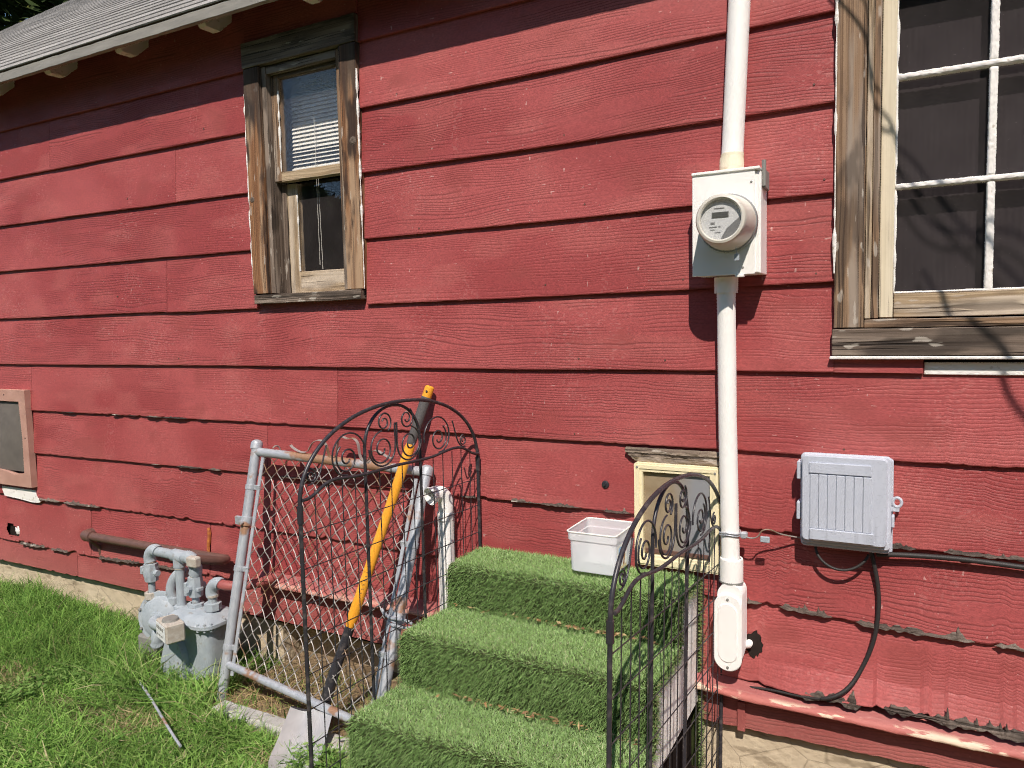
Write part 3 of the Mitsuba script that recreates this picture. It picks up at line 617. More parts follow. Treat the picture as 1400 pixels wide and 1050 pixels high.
# corrugated dark board leaning behind the lower panes
xc = np.linspace(-0.06, 0.78, 240); zc = np.linspace(1.50, 2.45, 12)
Vc = np.vstack([np.c_[xc, 0.078 + 0.0006*np.sin(xc*430) + 0.0012*meshkit.noise(np.stack([xc*200, 0*xc + z_*9, 0*xc], -1), 2), 0*xc + z_] for z_ in zc]); n = len(xc)
ii, jj = np.meshgrid(np.arange(len(zc)-1), np.arange(n-1), indexing='ij'); a = (ii*n + jj).ravel()
part('house__window_001__inner_board', mk(Vc, np.vstack([np.c_[a, a+1, a+n+1], np.c_[a, a+n+1, a+n]])), 'm_screen_dark')

# ---------------------------------------------------------------- roof
SL = 0.77; EY, EZ = -0.205, 2.800          # drip edge of the roof deck (top), slope
ca, sa = 1/math.hypot(1, SL), SL/math.hypot(1, SL)
def roof_pt(x, d, up=0.0): return np.array([x, EY + d*ca - up*sa, EZ + d*sa + up*ca])
RXL, RXR, RD = -7.93, 2.9, 4.35
def roof_slab(x0, x1, d0, d1, u0, u1):
    v = [roof_pt(x, d, u) for x in (x0, x1) for d in (d0, d1) for u in (u0, u1)]
    return trimesh.convex.convex_hull(np.array(v))
scene['house__roof'] = mikit.ply(roof_slab(RXL, RXR, 0.0, RD, -0.020, 0.0), 'm_soffit'); label('house__roof', 'grey asphalt shingle roof with weathered eave')
nco = int(RD/0.13)
for c_ in range(nco):
    d0 = c_*0.13 - 0.009; xs0 = np.arange(RXL - 0.02 - (c_ % 2)*0.15, RXR, 0.305); ms, uvs = [], []
    n = 240; x = np.linspace(RXL - 0.02, RXR + 0.02, n)
    w = 0.003*meshkit.noise(np.stack([x*3.3, 0*x + c_*7.7, 0*x], -1), 2); tab = 0.0025*meshkit.noise(np.stack([np.floor(x/0.305 + 0.5*(c_ % 2))*3.7, 0*x + c_*1.3, 0*x], -1), 6)
    rows = []
    for (dd, uu) in ((0.0, 0.0012), (0.0, 0.0050), (0.138, 0.0014)):
        rows.append(np.array([roof_pt(xx, d0 + dd + (w[i_] if dd == 0 else 0), uu + (tab[i_] if uu > 0.002 else 0)) for i_, xx in enumerate(x)]))
    V = np.vstack(rows); a = np.r_[np.arange(n-1), n + np.arange(n-1)]
    uv = np.vstack([np.c_[x, 0*x + c_*0.13], np.c_[x, 0*x + c_*0.13], np.c_[x, 0*x + c_*0.13 + 0.128]])
    part('house__roof__shingle_course', mk(V, np.vstack([np.c_[a, a+1, a+n+1], np.c_[a, a+n+1, a+n]])), 'm_shingle', uv=uv)
plank('house__fascia', RXL, RXR, EY - 0.004, EY + 0.018, 2.776 - 0.030, 2.790, 'm_fascia', 'x', seg=0.2, wob=0.004)
part('house__rake_board', roof_slab(RXL - 0.02, RXL - 0.002, 0.0, RD, -0.10, 0.0), 'm_fascia')
for rx in (-4.80, -4.20, -3.655, -3.12, -2.58, -2.03, -1.49, -0.95, -0.41, 0.13, 0.67, 1.2, 1.75, 2.3, -5.35, -5.9, -6.45, -7.0):
    v = [roof_pt(rx + s_*0.022, d, u) for s_ in (-1, 1) for d, u in ((0.030, -0.021), (0.262, -0.021), (0.22, -0.115), (0.085, -0.115), (0.030, -0.075))]
    v = np.array(v); v[:, 1] = np.minimum(v[:, 1], 0.02)
    part('house__rafter_tail', trimesh.convex.convex_hull(v), 'm_white_wood')
# back slope and gable end so that the house is whole
bp = lambda x, d, up=0: (lambda q: np.array([q[0], 2*(EY + RD*ca) - q[1], q[2]]))(roof_pt(x, d, up))
part('house__roof_back', trimesh.convex.convex_hull(np.array([bp(x, d, u) for x in (RXL, RXR) for d in (0, RD) for u in (-0.02, 0.008)])), 'm_shingle', uv=None)
part('house__gable_wall', extrude_yz(shapely.Polygon([(0.02, -0.1), (2*(EY + RD*ca), -0.1), (2*(EY + RD*ca), 2.8), (EY + RD*ca, EZ + RD*sa - 0.05), (0.02, 2.86)]), XL + 0.003, XL + 0.1), 'm_red_pipe')

# ---------------------------------------------------------------- electric meter and conduits
M = 'electric_meter'
label(M, 'white electric meter box with round glass meter between the two windows', 'electric meter')
bx0, bx1, bz0, bz1 = -0.562, -0.371, 1.634, 1.930
BX0, BX1, BZ0, BZ1 = bx0 + 0.003, -0.3715, 1.637, 1.926
part(M + '__box', cbox(bx0 + 0.004, bx1 - 0.001, -0.124, -0.012, bz0 + 0.003, bz1 - 0.003, 0.003), 'm_white_metal')
part(M + '__cover', cbox(bx0, bx1 - 0.012, -0.1305, -0.1245, bz0, bz1 + 0.001, 0.0015), 'm_white_metal')
part(M + '__side_flange', cbox(bx1 - 0.0105, bx1 + 0.003, -0.118, -0.014, bz0 + 0.002, bz1 - 0.004, 0.002), 'm_white_metal')
part(M + '__top_lip', cbox(bx0 - 0.001, bx1 + 0.002, -0.136, -0.012, bz1 - 0.001, bz1 + 0.007, 0.0015), 'm_white_metal')
part(M + '__hinge', cat_m([cbox(bx1 + 0.0035, bx1 + 0.012, -0.10, -0.03, bz1 - 0.05, bz1 + 0.004, 0.002), tube([(bx1 + 0.008, -0.10, bz1 - 0.045), (bx1 + 0.008, -0.10, bz1 + 0.028)], 0.006, 8)]), 'm_gas_dark')
part(M + '__latch', cbox(-0.437, -0.412, -0.138, -0.120, bz0 - 0.007, bz0 - 0.0005, 0.001), 'm_white_metal')
mc = np.array([-0.456, -0.1305, 1.783])
part(M + '__ring', lathe([(0.083, 0.0), (0.084, 0.006), (0.082, 0.012), (0.076, 0.013)], mc, (0, -1, 0), 40), 'm_gray_ring', smooth=35)
part(M + '__body', lathe([(0.080, 0.0), (0.079, 0.018), (0.076, 0.05), (0.074, 0.062)], mc, (0, -1, 0), 40), 'm_meter_body', smooth=35)
part(M + '__cover_rim', lathe([(0.074, 0.060), (0.0745, 0.064), (0.070, 0.104), (0.066, 0.112), (0.060, 0.114), (0.056, 0.111), (0.056, 0.100)], mc, (0, -1, 0), 40), 'm_meter_body', smooth=35)
part(M + '__glass', lathe([(0.0, 0.113), (0.035, 0.113), (0.0565, 0.110)], mc, (0, -1, 0), 40), 'm_glass', smooth=True)
part(M + '__face', lathe([(0.0, 0.098), (0.057, 0.098), (0.057, 0.090)], mc, (0, -1, 0), 40), 'm_meter_face', smooth=20)
fy = mc[1] - 0.0985
part(M + '__display', cbox(mc[0] - 0.026, mc[0] + 0.020, fy - 0.002, fy, mc[2] + 0.006, mc[2] + 0.021, 0.0005), 'm_lcd')
mk_ = []
for (dx, dz, w_, h_) in [(-0.030, -0.012, 0.012, 0.006), (-0.034, -0.021, 0.022, 0.003), (-0.008, -0.021, 0.006, 0.004), (-0.020, 0.030, 0.028, 0.003), (-0.018, -0.036, 0.016, 0.0022), (0.012, -0.038, 0.004, 0.010), (-0.030, -0.028, 0.012, 0.002)]:
    mk_.append(cbox(mc[0] + dx, mc[0] + dx + w_, fy - 0.0008, fy, mc[2] + dz, mc[2] + dz + h_, 0.0002))
part(M + '__face_print', cat_m(mk_), 'm_gray_ring')
seg = []
for i in range(5):
    xd = mc[0] - 0.021 + i*0.0078
    for (a_, b_, w_, h_) in ((0, 0.0105, 0.005, 0.0009), (0, 0.0052, 0.005, 0.0009), (0, 0.0, 0.005, 0.0009), (0, 0.0, 0.0009, 0.011), (0.0042, 0.0, 0.0009, 0.011)):
        if rng.random() < 0.75: seg.append(cbox(xd + a_, xd + a_ + w_, fy - 0.0026, fy - 0.0021, mc[2] + 0.008 + b_, mc[2] + 0.008 + b_ + h_, 0.0001))
part(M + '__display_segments', cat_m(seg), 'm_ink', kind='stuff')
part(M + '__seal_tag', cat_m([tube([mc + [0.030, -0.05, -0.075], mc + [0.034, -0.056, -0.095]], 0.0012, 5), cbox(mc[0] + 0.027, mc[0] + 0.041, mc[1] - 0.060, mc[1] - 0.055, mc[2] - 0.113, mc[2] - 0.094, 0.001)]), 'm_gas_gray')
sw = extrude_xz(shapely.Point(mc[0], mc[2]).buffer(0.054).intersection(shapely.Polygon([(mc[0] - 0.006, mc[2] - 0.06), (mc[0] + 0.06, mc[2] - 0.06), (mc[0] + 0.06, mc[2] + 0.012), (mc[0] + 0.045, mc[2] + 0.0), (mc[0] + 0.015, mc[2] - 0.025)])), fy - 0.0006, fy)
part(M + '__face_panel', sw, 'm_gray_ring')
for (sx, sz) in ((bx1 - 0.022, bz1 - 0.035), (bx1 - 0.045, bz0 + 0.02)):
    part(M + '__screw', lathe([(0, 0.002), (0.003, 0.0018), (0.0035, 0.0)], (sx, -0.1305, sz), (0, -1, 0), 10), 'm_gas_dark')

Cn = 'conduit'
label(Cn, 'white plastic conduit running from the top of the meter box to the eave', 'conduit')
part(Cn + '__pipe', tube([(-0.4615, -0.052, 1.985), (-0.442, -0.045, 2.45), (-0.436, -0.045, 2.72)], 0.0315, 28), 'm_pvc', smooth=40)
part(Cn + '__hub', lathe([(0.035, 1.938), (0.0352, 1.975), (0.034, 1.985), (0.031, 1.986)], (-0.4625, -0.055, 0), (0, 0, 1), 28), 'm_hub', smooth=35)
part(Cn + '__strap', lathe([(0.0318, 1.984), (0.0335, 1.985), (0.0335, 1.996), (0.0318, 1.997)], (-0.4615, -0.052, 0), (0, 0, 1), 28), 'm_hub', smooth=35)
C2 = 'conduit_001'
label(C2, 'white plastic conduit below the meter box ending in an oblong fitting', 'conduit')
part(C2 + '__pipe', tube([(-0.478, -0.060, 1.60), (-0.474, -0.060, 1.2), (-0.464, -0.060, 0.74)], 0.0275, 28), 'm_pvc', smooth=40)
part(C2 + '__hub', lathe([(0.0278, 1.585), (0.0345, 1.585), (0.0350, 1.62), (0.0352, 1.632)], (-0.478, -0.060, 0), (0, 0, 1), 28), 'm_pvc', smooth=35)
part(C2 + '__coupling', lathe([(0.0278, 0.700), (0.0350, 0.700), (0.0352, 0.765), (0.0335, 0.770), (0.0278, 0.770)], (-0.462, -0.060, 0), (0, 0, 1), 28), 'm_pvc', smooth=35)
part(C2 + '__seam_band', lathe([(0.0352, 0.694), (0.0362, 0.695), (0.0362, 0.699), (0.0352, 0.700)], (-0.462, -0.060, 0), (0, 0, 1), 28), 'm_gas_dark', smooth=35)
def stadium(cx, z0, z1, r): return shapely.LineString([(cx, z0 + r), (cx, z1 - r)]).buffer(r, quad_segs=10)
lx = -0.461
def loft(polys_y):
    P = []
    for g, y in polys_y:
        o = np.array(g.exterior.coords)[:-1]; P.append(np.c_[o[:, 0], np.full(len(o), y), o[:, 1]])
    return trimesh.convex.convex_hull(np.vstack(P))
part(C2 + '__fitting_body', loft([(stadium(lx + 0.004, 0.455, 0.700, 0.036), -0.028), (stadium(lx + 0.002, 0.440, 0.700, 0.038), -0.08), (stadium(lx, 0.436, 0.698, 0.037), -0.094)]), 'm_pvc', smooth=30)
part(C2 + '__cover_plate', loft([(stadium(lx - 0.004, 0.424, 0.668, 0.042), -0.0945), (stadium(lx - 0.004, 0.424, 0.668, 0.042), -0.101), (stadium(lx - 0.004, 0.427, 0.665, 0.039), -0.1035)]), 'm_pvc', smooth=30)
part(C2 + '__cover_panel', loft([(stadium(lx - 0.004, 0.452, 0.640, 0.030), -0.1036), (stadium(lx - 0.004, 0.455, 0.637, 0.027), -0.1068)]), 'm_pvc', smooth=30)
for sz in (0.651, 0.437): part(C2 + '__screw', lathe([(0, 0.0035), (0.0035, 0.003), (0.0045, 0.0)], (lx - 0.004, -0.1035, sz), (0, -1, 0), 10), 'm_gas_dark')
part(C2 + '__outlet', tube([(lx + 0.02, -0.045, 0.490), (lx + 0.045, -0.030, 0.490), (lx + 0.046, -0.001, 0.490)], 0.012, 18), 'm_pvc', smooth=40)
hp = shapely.Point(-0.395, 0.49).buffer(0.03); hv = np.array([(-0.402 + (0.018 + 0.012*rng.random())*math.cos(t), 0.488 + (0.030 + 0.018*rng.random())*math.sin(t)) for t in np.linspace(0, 2*np.pi, 26)[:-1]])
part('house__wall__broken_hole', extrude_xz(shapely.Polygon(hv).buffer(0), -0.0180, -0.006), 'm_gap', text='ragged dark hole in the siding beside the conduit fitting')
# wire seal round the conduit
Wt = 'wire_tie'
label(Wt, 'twisted steel wire and clamp tied round the white conduit above its fitting', 'wire')
ring = [(-0.4665 + 0.0315*math.cos(t), -0.060 + 0.0315*math.sin(t), 0.853 + 0.0025*math.sin(3*t)) for t in np.linspace(0, 2*np.pi, 30)[:-1]]
part(Wt + '__loop', cat_m([tube(ring, 0.0022, 6, closed=True), tube([(a_, b_, c_ - 0.007) for a_, b_, c_ in ring], 0.0020, 6, closed=True)]), 'm_galv')
part(Wt + '__clamp', cbox(-0.432, -0.412, -0.084, -0.062, 0.840, 0.860, 0.004), 'm_galv')
part(Wt + '__hook', tube(smooth_path([(-0.425, -0.073, 0.850), (-0.40, -0.085, 0.846), (-0.378, -0.088, 0.855), (-0.368, -0.09, 0.872), (-0.350, -0.085, 0.878), (-0.330, -0.070, 0.868), (-0.29, -0.04, 0.852), (-0.255, -0.025, 0.845)], 40), 0.0024, 6), 'm_wire', smooth=60)
part(Wt + '__tag', cbox(-0.372, -0.345, -0.092, -0.083, 0.838, 0.856, 0.002), 'm_gas_gray')
# ---------------------------------------------------------------- gray utility box
U = 'utility_box'
label(U, 'grey plastic utility box with ribbed lid below the right window', 'utility box')
part(U + '__base', rbox(-0.262, -0.026, -0.055, -0.012, 0.833, 1.098, 0.012), 'm_gray_plastic', smooth=30)
part(U + '__back_plate', rbox(-0.252, -0.020, -0.030, -0.0125, 0.828, 1.102, 0.010), 'm_gray_plastic', smooth=30)
part(U + '__lid', rbox(-0.256, -0.034, -0.092, -0.0555, 0.860, 1.110, 0.013), 'm_gray_plastic', smooth=30)
part(U + '__lid_lip', rbox(-0.262, -0.024, -0.070, -0.056, 0.846, 1.113, 0.014), 'm_gray_plastic', smooth=30)
part(U + '__band', cbox(-0.236, -0.074, -0.0975, -0.0925, 1.060, 1.090, 0.001), 'm_gray_plastic')
part(U + '__band', cbox(-0.234, -0.066, -0.1000, -0.0925, 0.866, 0.898, 0.0015), 'm_gray_plastic')
xr = np.linspace(-0.234, -0.072, 8)
for i in range(7): part(U + '__rib', cbox(xr[i] + 0.0008, xr[i+1] - 0.0008, -0.0965, -0.0925, 0.8985, 1.0565, 0.0012), 'm_gray_plastic')
for hz in (1.035, 0.915): part(U + '__hinge', cbox(-0.272, -0.2625, -0.075, -0.030, hz, hz + 0.052, 0.002), 'm_gray_plastic')
lt = np.linspace(0, 2*np.pi, 21)[:-1]
part(U + '__hasp', cat_m([cbox(-0.0255, -0.004, -0.045, -0.038, 0.955, 0.968, 0.001), tube([(-0.010 + 0.011*math.cos(t), -0.043, 0.982 + 0.013*math.sin(t)) for t in lt], 0.0042, 8, closed=True)]), 'm_gray_plastic', smooth=40)
part(U + '__latch', cbox(-0.0235, -0.016, -0.060, -0.035, 0.912, 0.946, 0.002), 'm_gray_plastic')

# cables
def thing_tube(key, text, cat, pts, r, bsdf='m_black_rubber', n=60, sides=8, group=None):
    key = numbered(key); scene[key] = mikit.ply(tube(smooth_path(pts, n), r, sides), bsdf, smooth=60); label(key, text, cat, group); return key
thing_tube('coax_cable', 'black cable running right along the wall from the grey utility box', 'cable', [(-0.060, -0.030, 0.822), (-0.02, -0.033, 0.828), (0.05, -0.030, 0.832), (0.123, -0.030, 0.835), (0.289, -0.028, 0.831), (0.7, -0.026, 0.825), (1.6, -0.024, 0.83)], 0.0075)
thing_tube('drop_cable', 'black cable hanging from the grey utility box and curving down to the sill', 'cable', [(-0.075, -0.030, 0.835), (-0.066, -0.028, 0.79), (-0.056, -0.025, 0.731), (-0.054, -0.025, 0.644), (-0.067, -0.027, 0.555), (-0.098, -0.036, 0.471), (-0.135, -0.058, 0.415), (-0.175, -0.068, 0.388), (-0.20, -0.066, 0.378)], 0.0062)
thing_tube('sagging_cable', 'thin dark cable lying along the lowest board behind the conduit fitting', 'cable', [(-0.195, -0.062, 0.376), (-0.272, -0.052, 0.366), (-0.36, -0.038, 0.360), (-0.469, -0.026, 0.345), (-0.55, -0.022, 0.350)], 0.0042)
thing_tube('cable_loop', 'short dark loop of cable under the grey utility box', 'cable', [(-0.222, -0.040, 0.835), (-0.214, -0.050, 0.806), (-0.185, -0.055, 0.780), (-0.150, -0.055, 0.772), (-0.110, -0.050, 0.785), (-0.080, -0.040, 0.822)], 0.0042)

# ---------------------------------------------------------------- pet door
P = 'pet_door'
label(P, 'cream plastic pet door with brown stained flap above the turf steps', 'pet door')
po, pi_ = (-0.781, -0.500, 0.703, 1.044), (-0.752, -0.533, 0.738, 1.016)
fr = shapely.box(po[0] + .008, po[2] + .008, po[1] - .008, po[3] - .008).buffer(0.008).difference(shapely.box(pi_[0], pi_[2], pi_[1], pi_[3]))
part(P + '__frame', extrude_xz(fr, -0.038, -0.012), 'm_cream_plastic')
fr2 = shapely.box(po[0] + .012, po[2] + .012, po[1] - .012, po[3] - .012).buffer(0.006).difference(shapely.box(pi_[0] - .010, pi_[2] - .010, pi_[1] + .010, pi_[3] + .010))
part(P + '__raised_rim', extrude_xz(fr2, -0.0415, -0.0381), 'm_cream_plastic')
part(P + '__flap', cbox(pi_[0] + 0.001, pi_[1] - 0.001, -0.024, -0.019, pi_[2] + 0.004, pi_[3] - 0.001, 0.001), 'm_flap', text='brown stained translucent flap')
part(P + '__flap_edge', cbox(pi_[0] + 0.004, pi_[1] - 0.004, -0.027, -0.0245, pi_[2] + 0.006, pi_[2] + 0.020, 0.001), 'm_brown_pipe')
for sx, sz in ((-0.770, 1.030), (-0.517, 1.026), (-0.770, 0.718)): part(P + '__screw', lathe([(0, 0.0025), (0.0035, 0.002), (0.0045, 0)], (sx, -0.0416, sz), (0, -1, 0), 10), 'm_gas_dark')
part('wall_bolt', lathe([(0, 0.010), (0.004, 0.010), (0.0045, 0.005), (0.009, 0.005), (0.0125, 0.0035), (0.0135, 0.0)], (-0.890, -0.0150, 0.957), (0, -1, 0), 18), 'm_black', smooth=30)
label('wall_bolt', 'small black bolt with washer in the red siding left of the pet door', 'bolt')

# ---------------------------------------------------------------- crawl space vent, far left
Vn = 'wall_vent'
label(Vn, 'pinkish brown framed vent with dark screen at the left end of the wall', 'vent')
vo, vi = (-4.66, -4.218, 0.674, 1.213), (-4.60, -4.278, 0.742, 1.150)
fo = shapely.Polygon([(vo[0], vo[2]), (vo[1], vo[2] + 0.002), (vo[1] - 0.005, vo[3]), (vo[0], vo[3])])
fi = shapely.Polygon([(vi[0], vi[2] + .02), (vi[0] + 0.14, vi[2] + 0.012), (vi[0] + 0.22, vi[2] - 0.004), (vi[1], vi[2] + 0.008), (vi[1] + 0.006, vi[2] + 0.2), (vi[1] - 0.006, vi[3]), (vi[0], vi[3])])
part(Vn + '__frame', extrude_xz(fo.difference(fi), -0.046, -0.013), 'm_vent')
part(Vn + '__backing', cbox(vi[0] - 0.01, vi[1] + 0.01, -0.016, -0.0125, vi[2] - 0.01, vi[3] + 0.005, 0.001), 'm_gap')
xs_ = np.linspace(-4.53, -4.282, 16); zs_ = np.linspace(0.757, 1.145, 18); XX, ZZ = np.meshgrid(xs_, zs_, indexing='ij')
sx_ = XX + 0.03*(1.146 - ZZ)/0.39*np.clip((-4.40 - XX)/0.13, 0, 1)*(-1) + 0.0*ZZ
YY = -0.030 - 0.014*np.sin(np.clip((XX + 4.53)/0.25, 0, 1)*np.pi)*np.sin((ZZ - 0.757)/0.388*np.pi)
ix = np.arange(XX.size).reshape(XX.shape); qq = np.stack([ix[:-1, :-1], ix[1:, :-1], ix[1:, 1:], ix[:-1, 1:]], -1).reshape(-1, 4)
part(Vn + '__screen', mk(np.c_[sx_.ravel(), YY.ravel(), ZZ.ravel()], np.vstack([qq[:, [0, 1, 2]], qq[:, [0, 2, 3]]])), 'm_screen', smooth=True, text='bulging grey brown screen')
for sx, sz in ((-4.42, 1.185), (-4.245, 0.95)): part(Vn + '__screw', lathe([(0, 0.002), (0.004, 0.0018), (0.005, 0)], (sx, -0.0461, sz), (0, -1, 0), 10), 'm_brown_pipe')

# ---------------------------------------------------------------- gas meter
G = 'gas_meter'
label(G, 'pale grey gas meter with round regulator standing in the grass by the wall', 'gas meter')
gy = -0.22
def gp(pts, r, n=None, sides=14): return tube(smooth_path([(x, gy + dy, z) for x, dy, z in pts], n or 30), r, sides)
def collar(x, dy, z, h, r, r2=None):
    r2 = r2 or r; return lathe([(r*0.6, -h/2), (r, -h/2 + 0.002), (r, h/2 - 0.002), (r2*0.6, h/2)], (x, gy + dy, z), (0, 0, 1), 8)
# header pipe, elbows
part(G + '__header_pipe', tube([(-2.985, gy, 0.527), (-2.72, gy, 0.522)], 0.021, 16), 'm_gas_gray', smooth=40)
part(G + '__elbow', tube(smooth_path([(-2.955, gy, 0.528), (-2.990, gy, 0.526), (-3.006, gy, 0.508), (-3.008, gy, 0.47)], 18), 0.0265, 16), 'm_gas_gray', smooth=40)
part(G + '__elbow', tube(smooth_path([(-2.770, gy, 0.524), (-2.735, gy, 0.522), (-2.716, gy, 0.504), (-2.714, gy, 0.455)], 18), 0.0275, 16), 'm_gas_gray', smooth=40)
part(G + '__tee', cat_m([tube([(-2.845, gy, 0.525), (-2.775, gy, 0.523)], 0.0275, 16), tube([(-2.812, gy, 0.52), (-2.812, gy, 0.475)], 0.0265, 16)]), 'm_gas_gray', smooth=40)
part(G + '__riser_pipe', tube([(-2.812, gy, 0.475), (-2.814, gy, 0.27)], 0.020, 14), 'm_gas_gray', smooth=40)
part(G + '__riser_pipe', tube([(-3.008, gy, 0.47), (-3.010, gy, 0.29)], 0.0155, 14), 'm_gas_gray', smooth=40)
part(G + '__riser_pipe', tube([(-2.715, gy, 0.46), (-2.720, gy, 0.29)], 0.0165, 14), 'm_gas_gray', smooth=40)
part(G + '__valve', cat_m([lathe([(0.018, -0.045), (0.029, -0.040), (0.030, -0.026), (0.034, -0.014), (0.034, 0.014), (0.030, 0.026), (0.030, 0.040), (0.018, 0.044)], (-3.008, gy, 0.425), (0, 0, 1), 8), tube([(-3.058, gy, 0.425), (-2.960, gy, 0.425)], 0.014, 8), cbox(-3.072, -3.056, gy - 0.012, gy + 0.012, 0.408, 0.445, 0.003)]), 'm_gas_gray', smooth=25)
part(G + '__valve', cat_m([lathe([(0.018, -0.045), (0.029, -0.042), (0.032, -0.020), (0.034, 0.0), (0.032, 0.020), (0.030, 0.045), (0.018, 0.048)], (-2.716, gy, 0.400), (0, 0, 1), 8), tube([(-2.716, gy - 0.045, 0.400), (-2.716, gy + 0.045, 0.395)], 0.015, 8), cbox(-2.758, -2.742, gy - 0.03, gy + 0.005, 0.36, 0.42, 0.003), cbox(-2.70, -2.678, gy - 0.02, gy + 0.012, 0.385, 0.402, 0.003)]), 'm_gas_gray', smooth=25)
part(G + '__union_nut', collar(-3.010, 0, 0.318, 0.032, 0.033), 'm_brass', text='brassy union nut under the left valve')
part(G + '__union_nut', collar(-2.720, 0, 0.312, 0.034, 0.036), 'm_gas_gray')
part(G + '__union_nut', collar(-2.814, 0, 0.285, 0.036, 0.033), 'm_gas_gray')
for bx_, bz_ in ((-3.008, 0.477), (-2.714, 0.452), (-2.812, 0.474)): part(G + '__seal_ring', lathe([(0.016, -0.008), (0.0235, -0.006), (0.0235, 0.004), (0.016, 0.006)], (bx_, gy, bz_), (0, 0, 1), 14), 'm_brass')
part(G + '__lock_tag', cbox(-2.715, -2.655, gy - 0.045, gy - 0.010, 0.500, 0.545, 0.006), 'm_brass', text='weathered brass tag at the top elbow')
# second elbow behind, outlet elbow at right
part(G + '__elbow', tube(smooth_path([(-2.82, gy + 0.05, 0.430), (-2.865, gy + 0.04, 0.428), (-2.890, gy + 0.03, 0.405), (-2.893, gy + 0.03, 0.30)], 20), 0.022, 14), 'm_gas_gray', smooth=40)
part(G + '__union_nut', collar(-2.893, 0.03, 0.305, 0.034, 0.034), 'm_gas_gray')
part(G + '__elbow', tube(smooth_path([(-2.555, gy, 0.433), (-2.588, gy, 0.431), (-2.608, gy, 0.412), (-2.611, gy, 0.375)], 18), 0.0265, 16), 'm_gas_gray', smooth=40)
part(G + '__riser_pipe', tube([(-2.611, gy, 0.385), (-2.612, gy, 0.315)], 0.020, 14), 'm_gas_gray', smooth=40)
part(G + '__union_nut', collar(-2.612, 0, 0.330, 0.034, 0.036), 'm_gas_gray')
part(G + '__seal_ring', lathe([(0.016, -0.008), (0.0265, -0.006), (0.0265, 0.004), (0.016, 0.006)], (-2.611, gy, 0.378), (0, 0, 1), 14), 'm_brass')
# regulator: round pan facing left-front
rc = np.array([-2.945, gy - 0.005, 0.225]); ra = np.array([0.30, -0.94, 0.10])
part(G + '__regulator_pan', lathe([(0.02, -0.05), (0.075, -0.03), (0.108, -0.012), (0.117, -0.008), (0.119, -0.002), (0.117, 0.004), (0.104, 0.005), (0.098, 0.003), (0.094, 0.008), (0.088, 0.022), (0.064, 0.034), (0.036, 0.037), (0.034, 0.044), (0.0, 0.045)], rc, ra, 40), 'm_gas_gray', smooth=30)
ru = np.cross(ra, [0, 0, 1]); ru /= np.linalg.norm(ru); rv = np.cross(ru, ra); rv /= np.linalg.norm(rv)
for i in range(8):
    t = i*math.pi/4 + 0.3; part(G + '__bolt', lathe([(0, 0.014), (0.0065, 0.013), (0.007, 0.004)], rc + (ru*math.cos(t) + rv*math.sin(t))*0.111, ra, 6), 'm_gas_dark')
c0 = rc + ra/np.linalg.norm(ra)*0.034
part(G + '__regulator_neck', tube(smooth_path([c0 - [0, -0.01, 0], c0 + [0.035, -0.040, 0.01], c0 + [0.105, -0.080, 0.025], c0 + [0.200, -0.10, 0.040]], 14), 0.024, 14), 'm_gas_gray', smooth=40)
part(G + '__vent_elbow', tube(smooth_path([c0 + [0.022, -0.012, -0.035], c0 + [0.026, -0.025, -0.062], c0 + [0.024, -0.022, -0.10]], 14), [0.024]*12 + [0.029, 0.029], 14), 'm_gas_gray', smooth=40)
part(G + '__regulator_base', cbox(-3.075, -2.965, gy - 0.045, gy + 0.06, 0.015, 0.140, 0.010), 'm_gas_dark', text='darker grey box under the regulator')
part(G + '__side_box', cbox(-3.10, -3.03, gy + 0.05, gy + 0.10, 0.17, 0.26, 0.01), 'm_gas_gray')
# meter body: tapering tin case with an oval bolted flange
def oval(cx, cy, a, b, n=36):
    t = np.linspace(0, 2*np.pi, n + 1)[:-1]; e = 2/4.6
    return np.c_[cx + a*np.sign(np.cos(t))*np.abs(np.cos(t))**e, cy + b*np.sign(np.sin(t))*np.abs(np.sin(t))**e]
def ovalbody(levels):
    P = [np.c_[o, np.full(len(o), z)] for o, z in levels]; n = len(P[0]); V = np.vstack(P); f = []
    for i in range(len(P) - 1):
        j = np.arange(n); f += [np.c_[i*n + j, i*n + (j+1) % n, (i+1)*n + (j+1) % n], np.c_[i*n + j, (i+1)*n + (j+1) % n, (i+1)*n + j]]
    k = len(V); V = np.vstack([V, P[0].mean(0), P[-1].mean(0)]); j = np.arange(n); m = (len(P)-1)*n
    f += [np.c_[(j+1) % n, j, 0*j + k], np.c_[m + j, m + (j+1) % n, 0*j + k + 1]]
    return mk(V, np.vstack(f))
mx, my = -2.680, gy - 0.005
part(G + '__body', ovalbody([(oval(mx, my, 0.105, 0.070), 0.0), (oval(mx, my, 0.118, 0.080), 0.03), (oval(mx, my, 0.122, 0.084), 0.17), (oval(mx, my, 0.124, 0.086), 0.262)]), 'm_gas_gray', smooth=40)
part(G + '__flange', ovalbody([(oval(mx, my, 0.130, 0.092), 0.263), (oval(mx, my, 0.148, 0.108), 0.266), (oval(mx, my, 0.148, 0.108), 0.280), (oval(mx, my, 0.130, 0.094), 0.286), (oval(mx, my, 0.110, 0.080), 0.302), (oval(mx, my, 0.085, 0.055), 0.312)]), 'm_gas_gray', smooth=35)
ov = oval(mx, my, 0.139, 0.100, 16)
for a_, b_ in ov: part(G + '__bolt', lathe([(0, 0.010), (0.006, 0.009), (0.0065, 0.0)], (a_, b_, 0.2805), (0, 0, 1), 6), 'm_gas_gray')
for a_, b_ in ov[8:]: part(G + '__bolt', lathe([(0.003, 0.010), (0.006, 0.009), (0.0065, 0.0)], (a_, b_, 0.264), (0, 0, -1), 6), 'm_gas_gray')
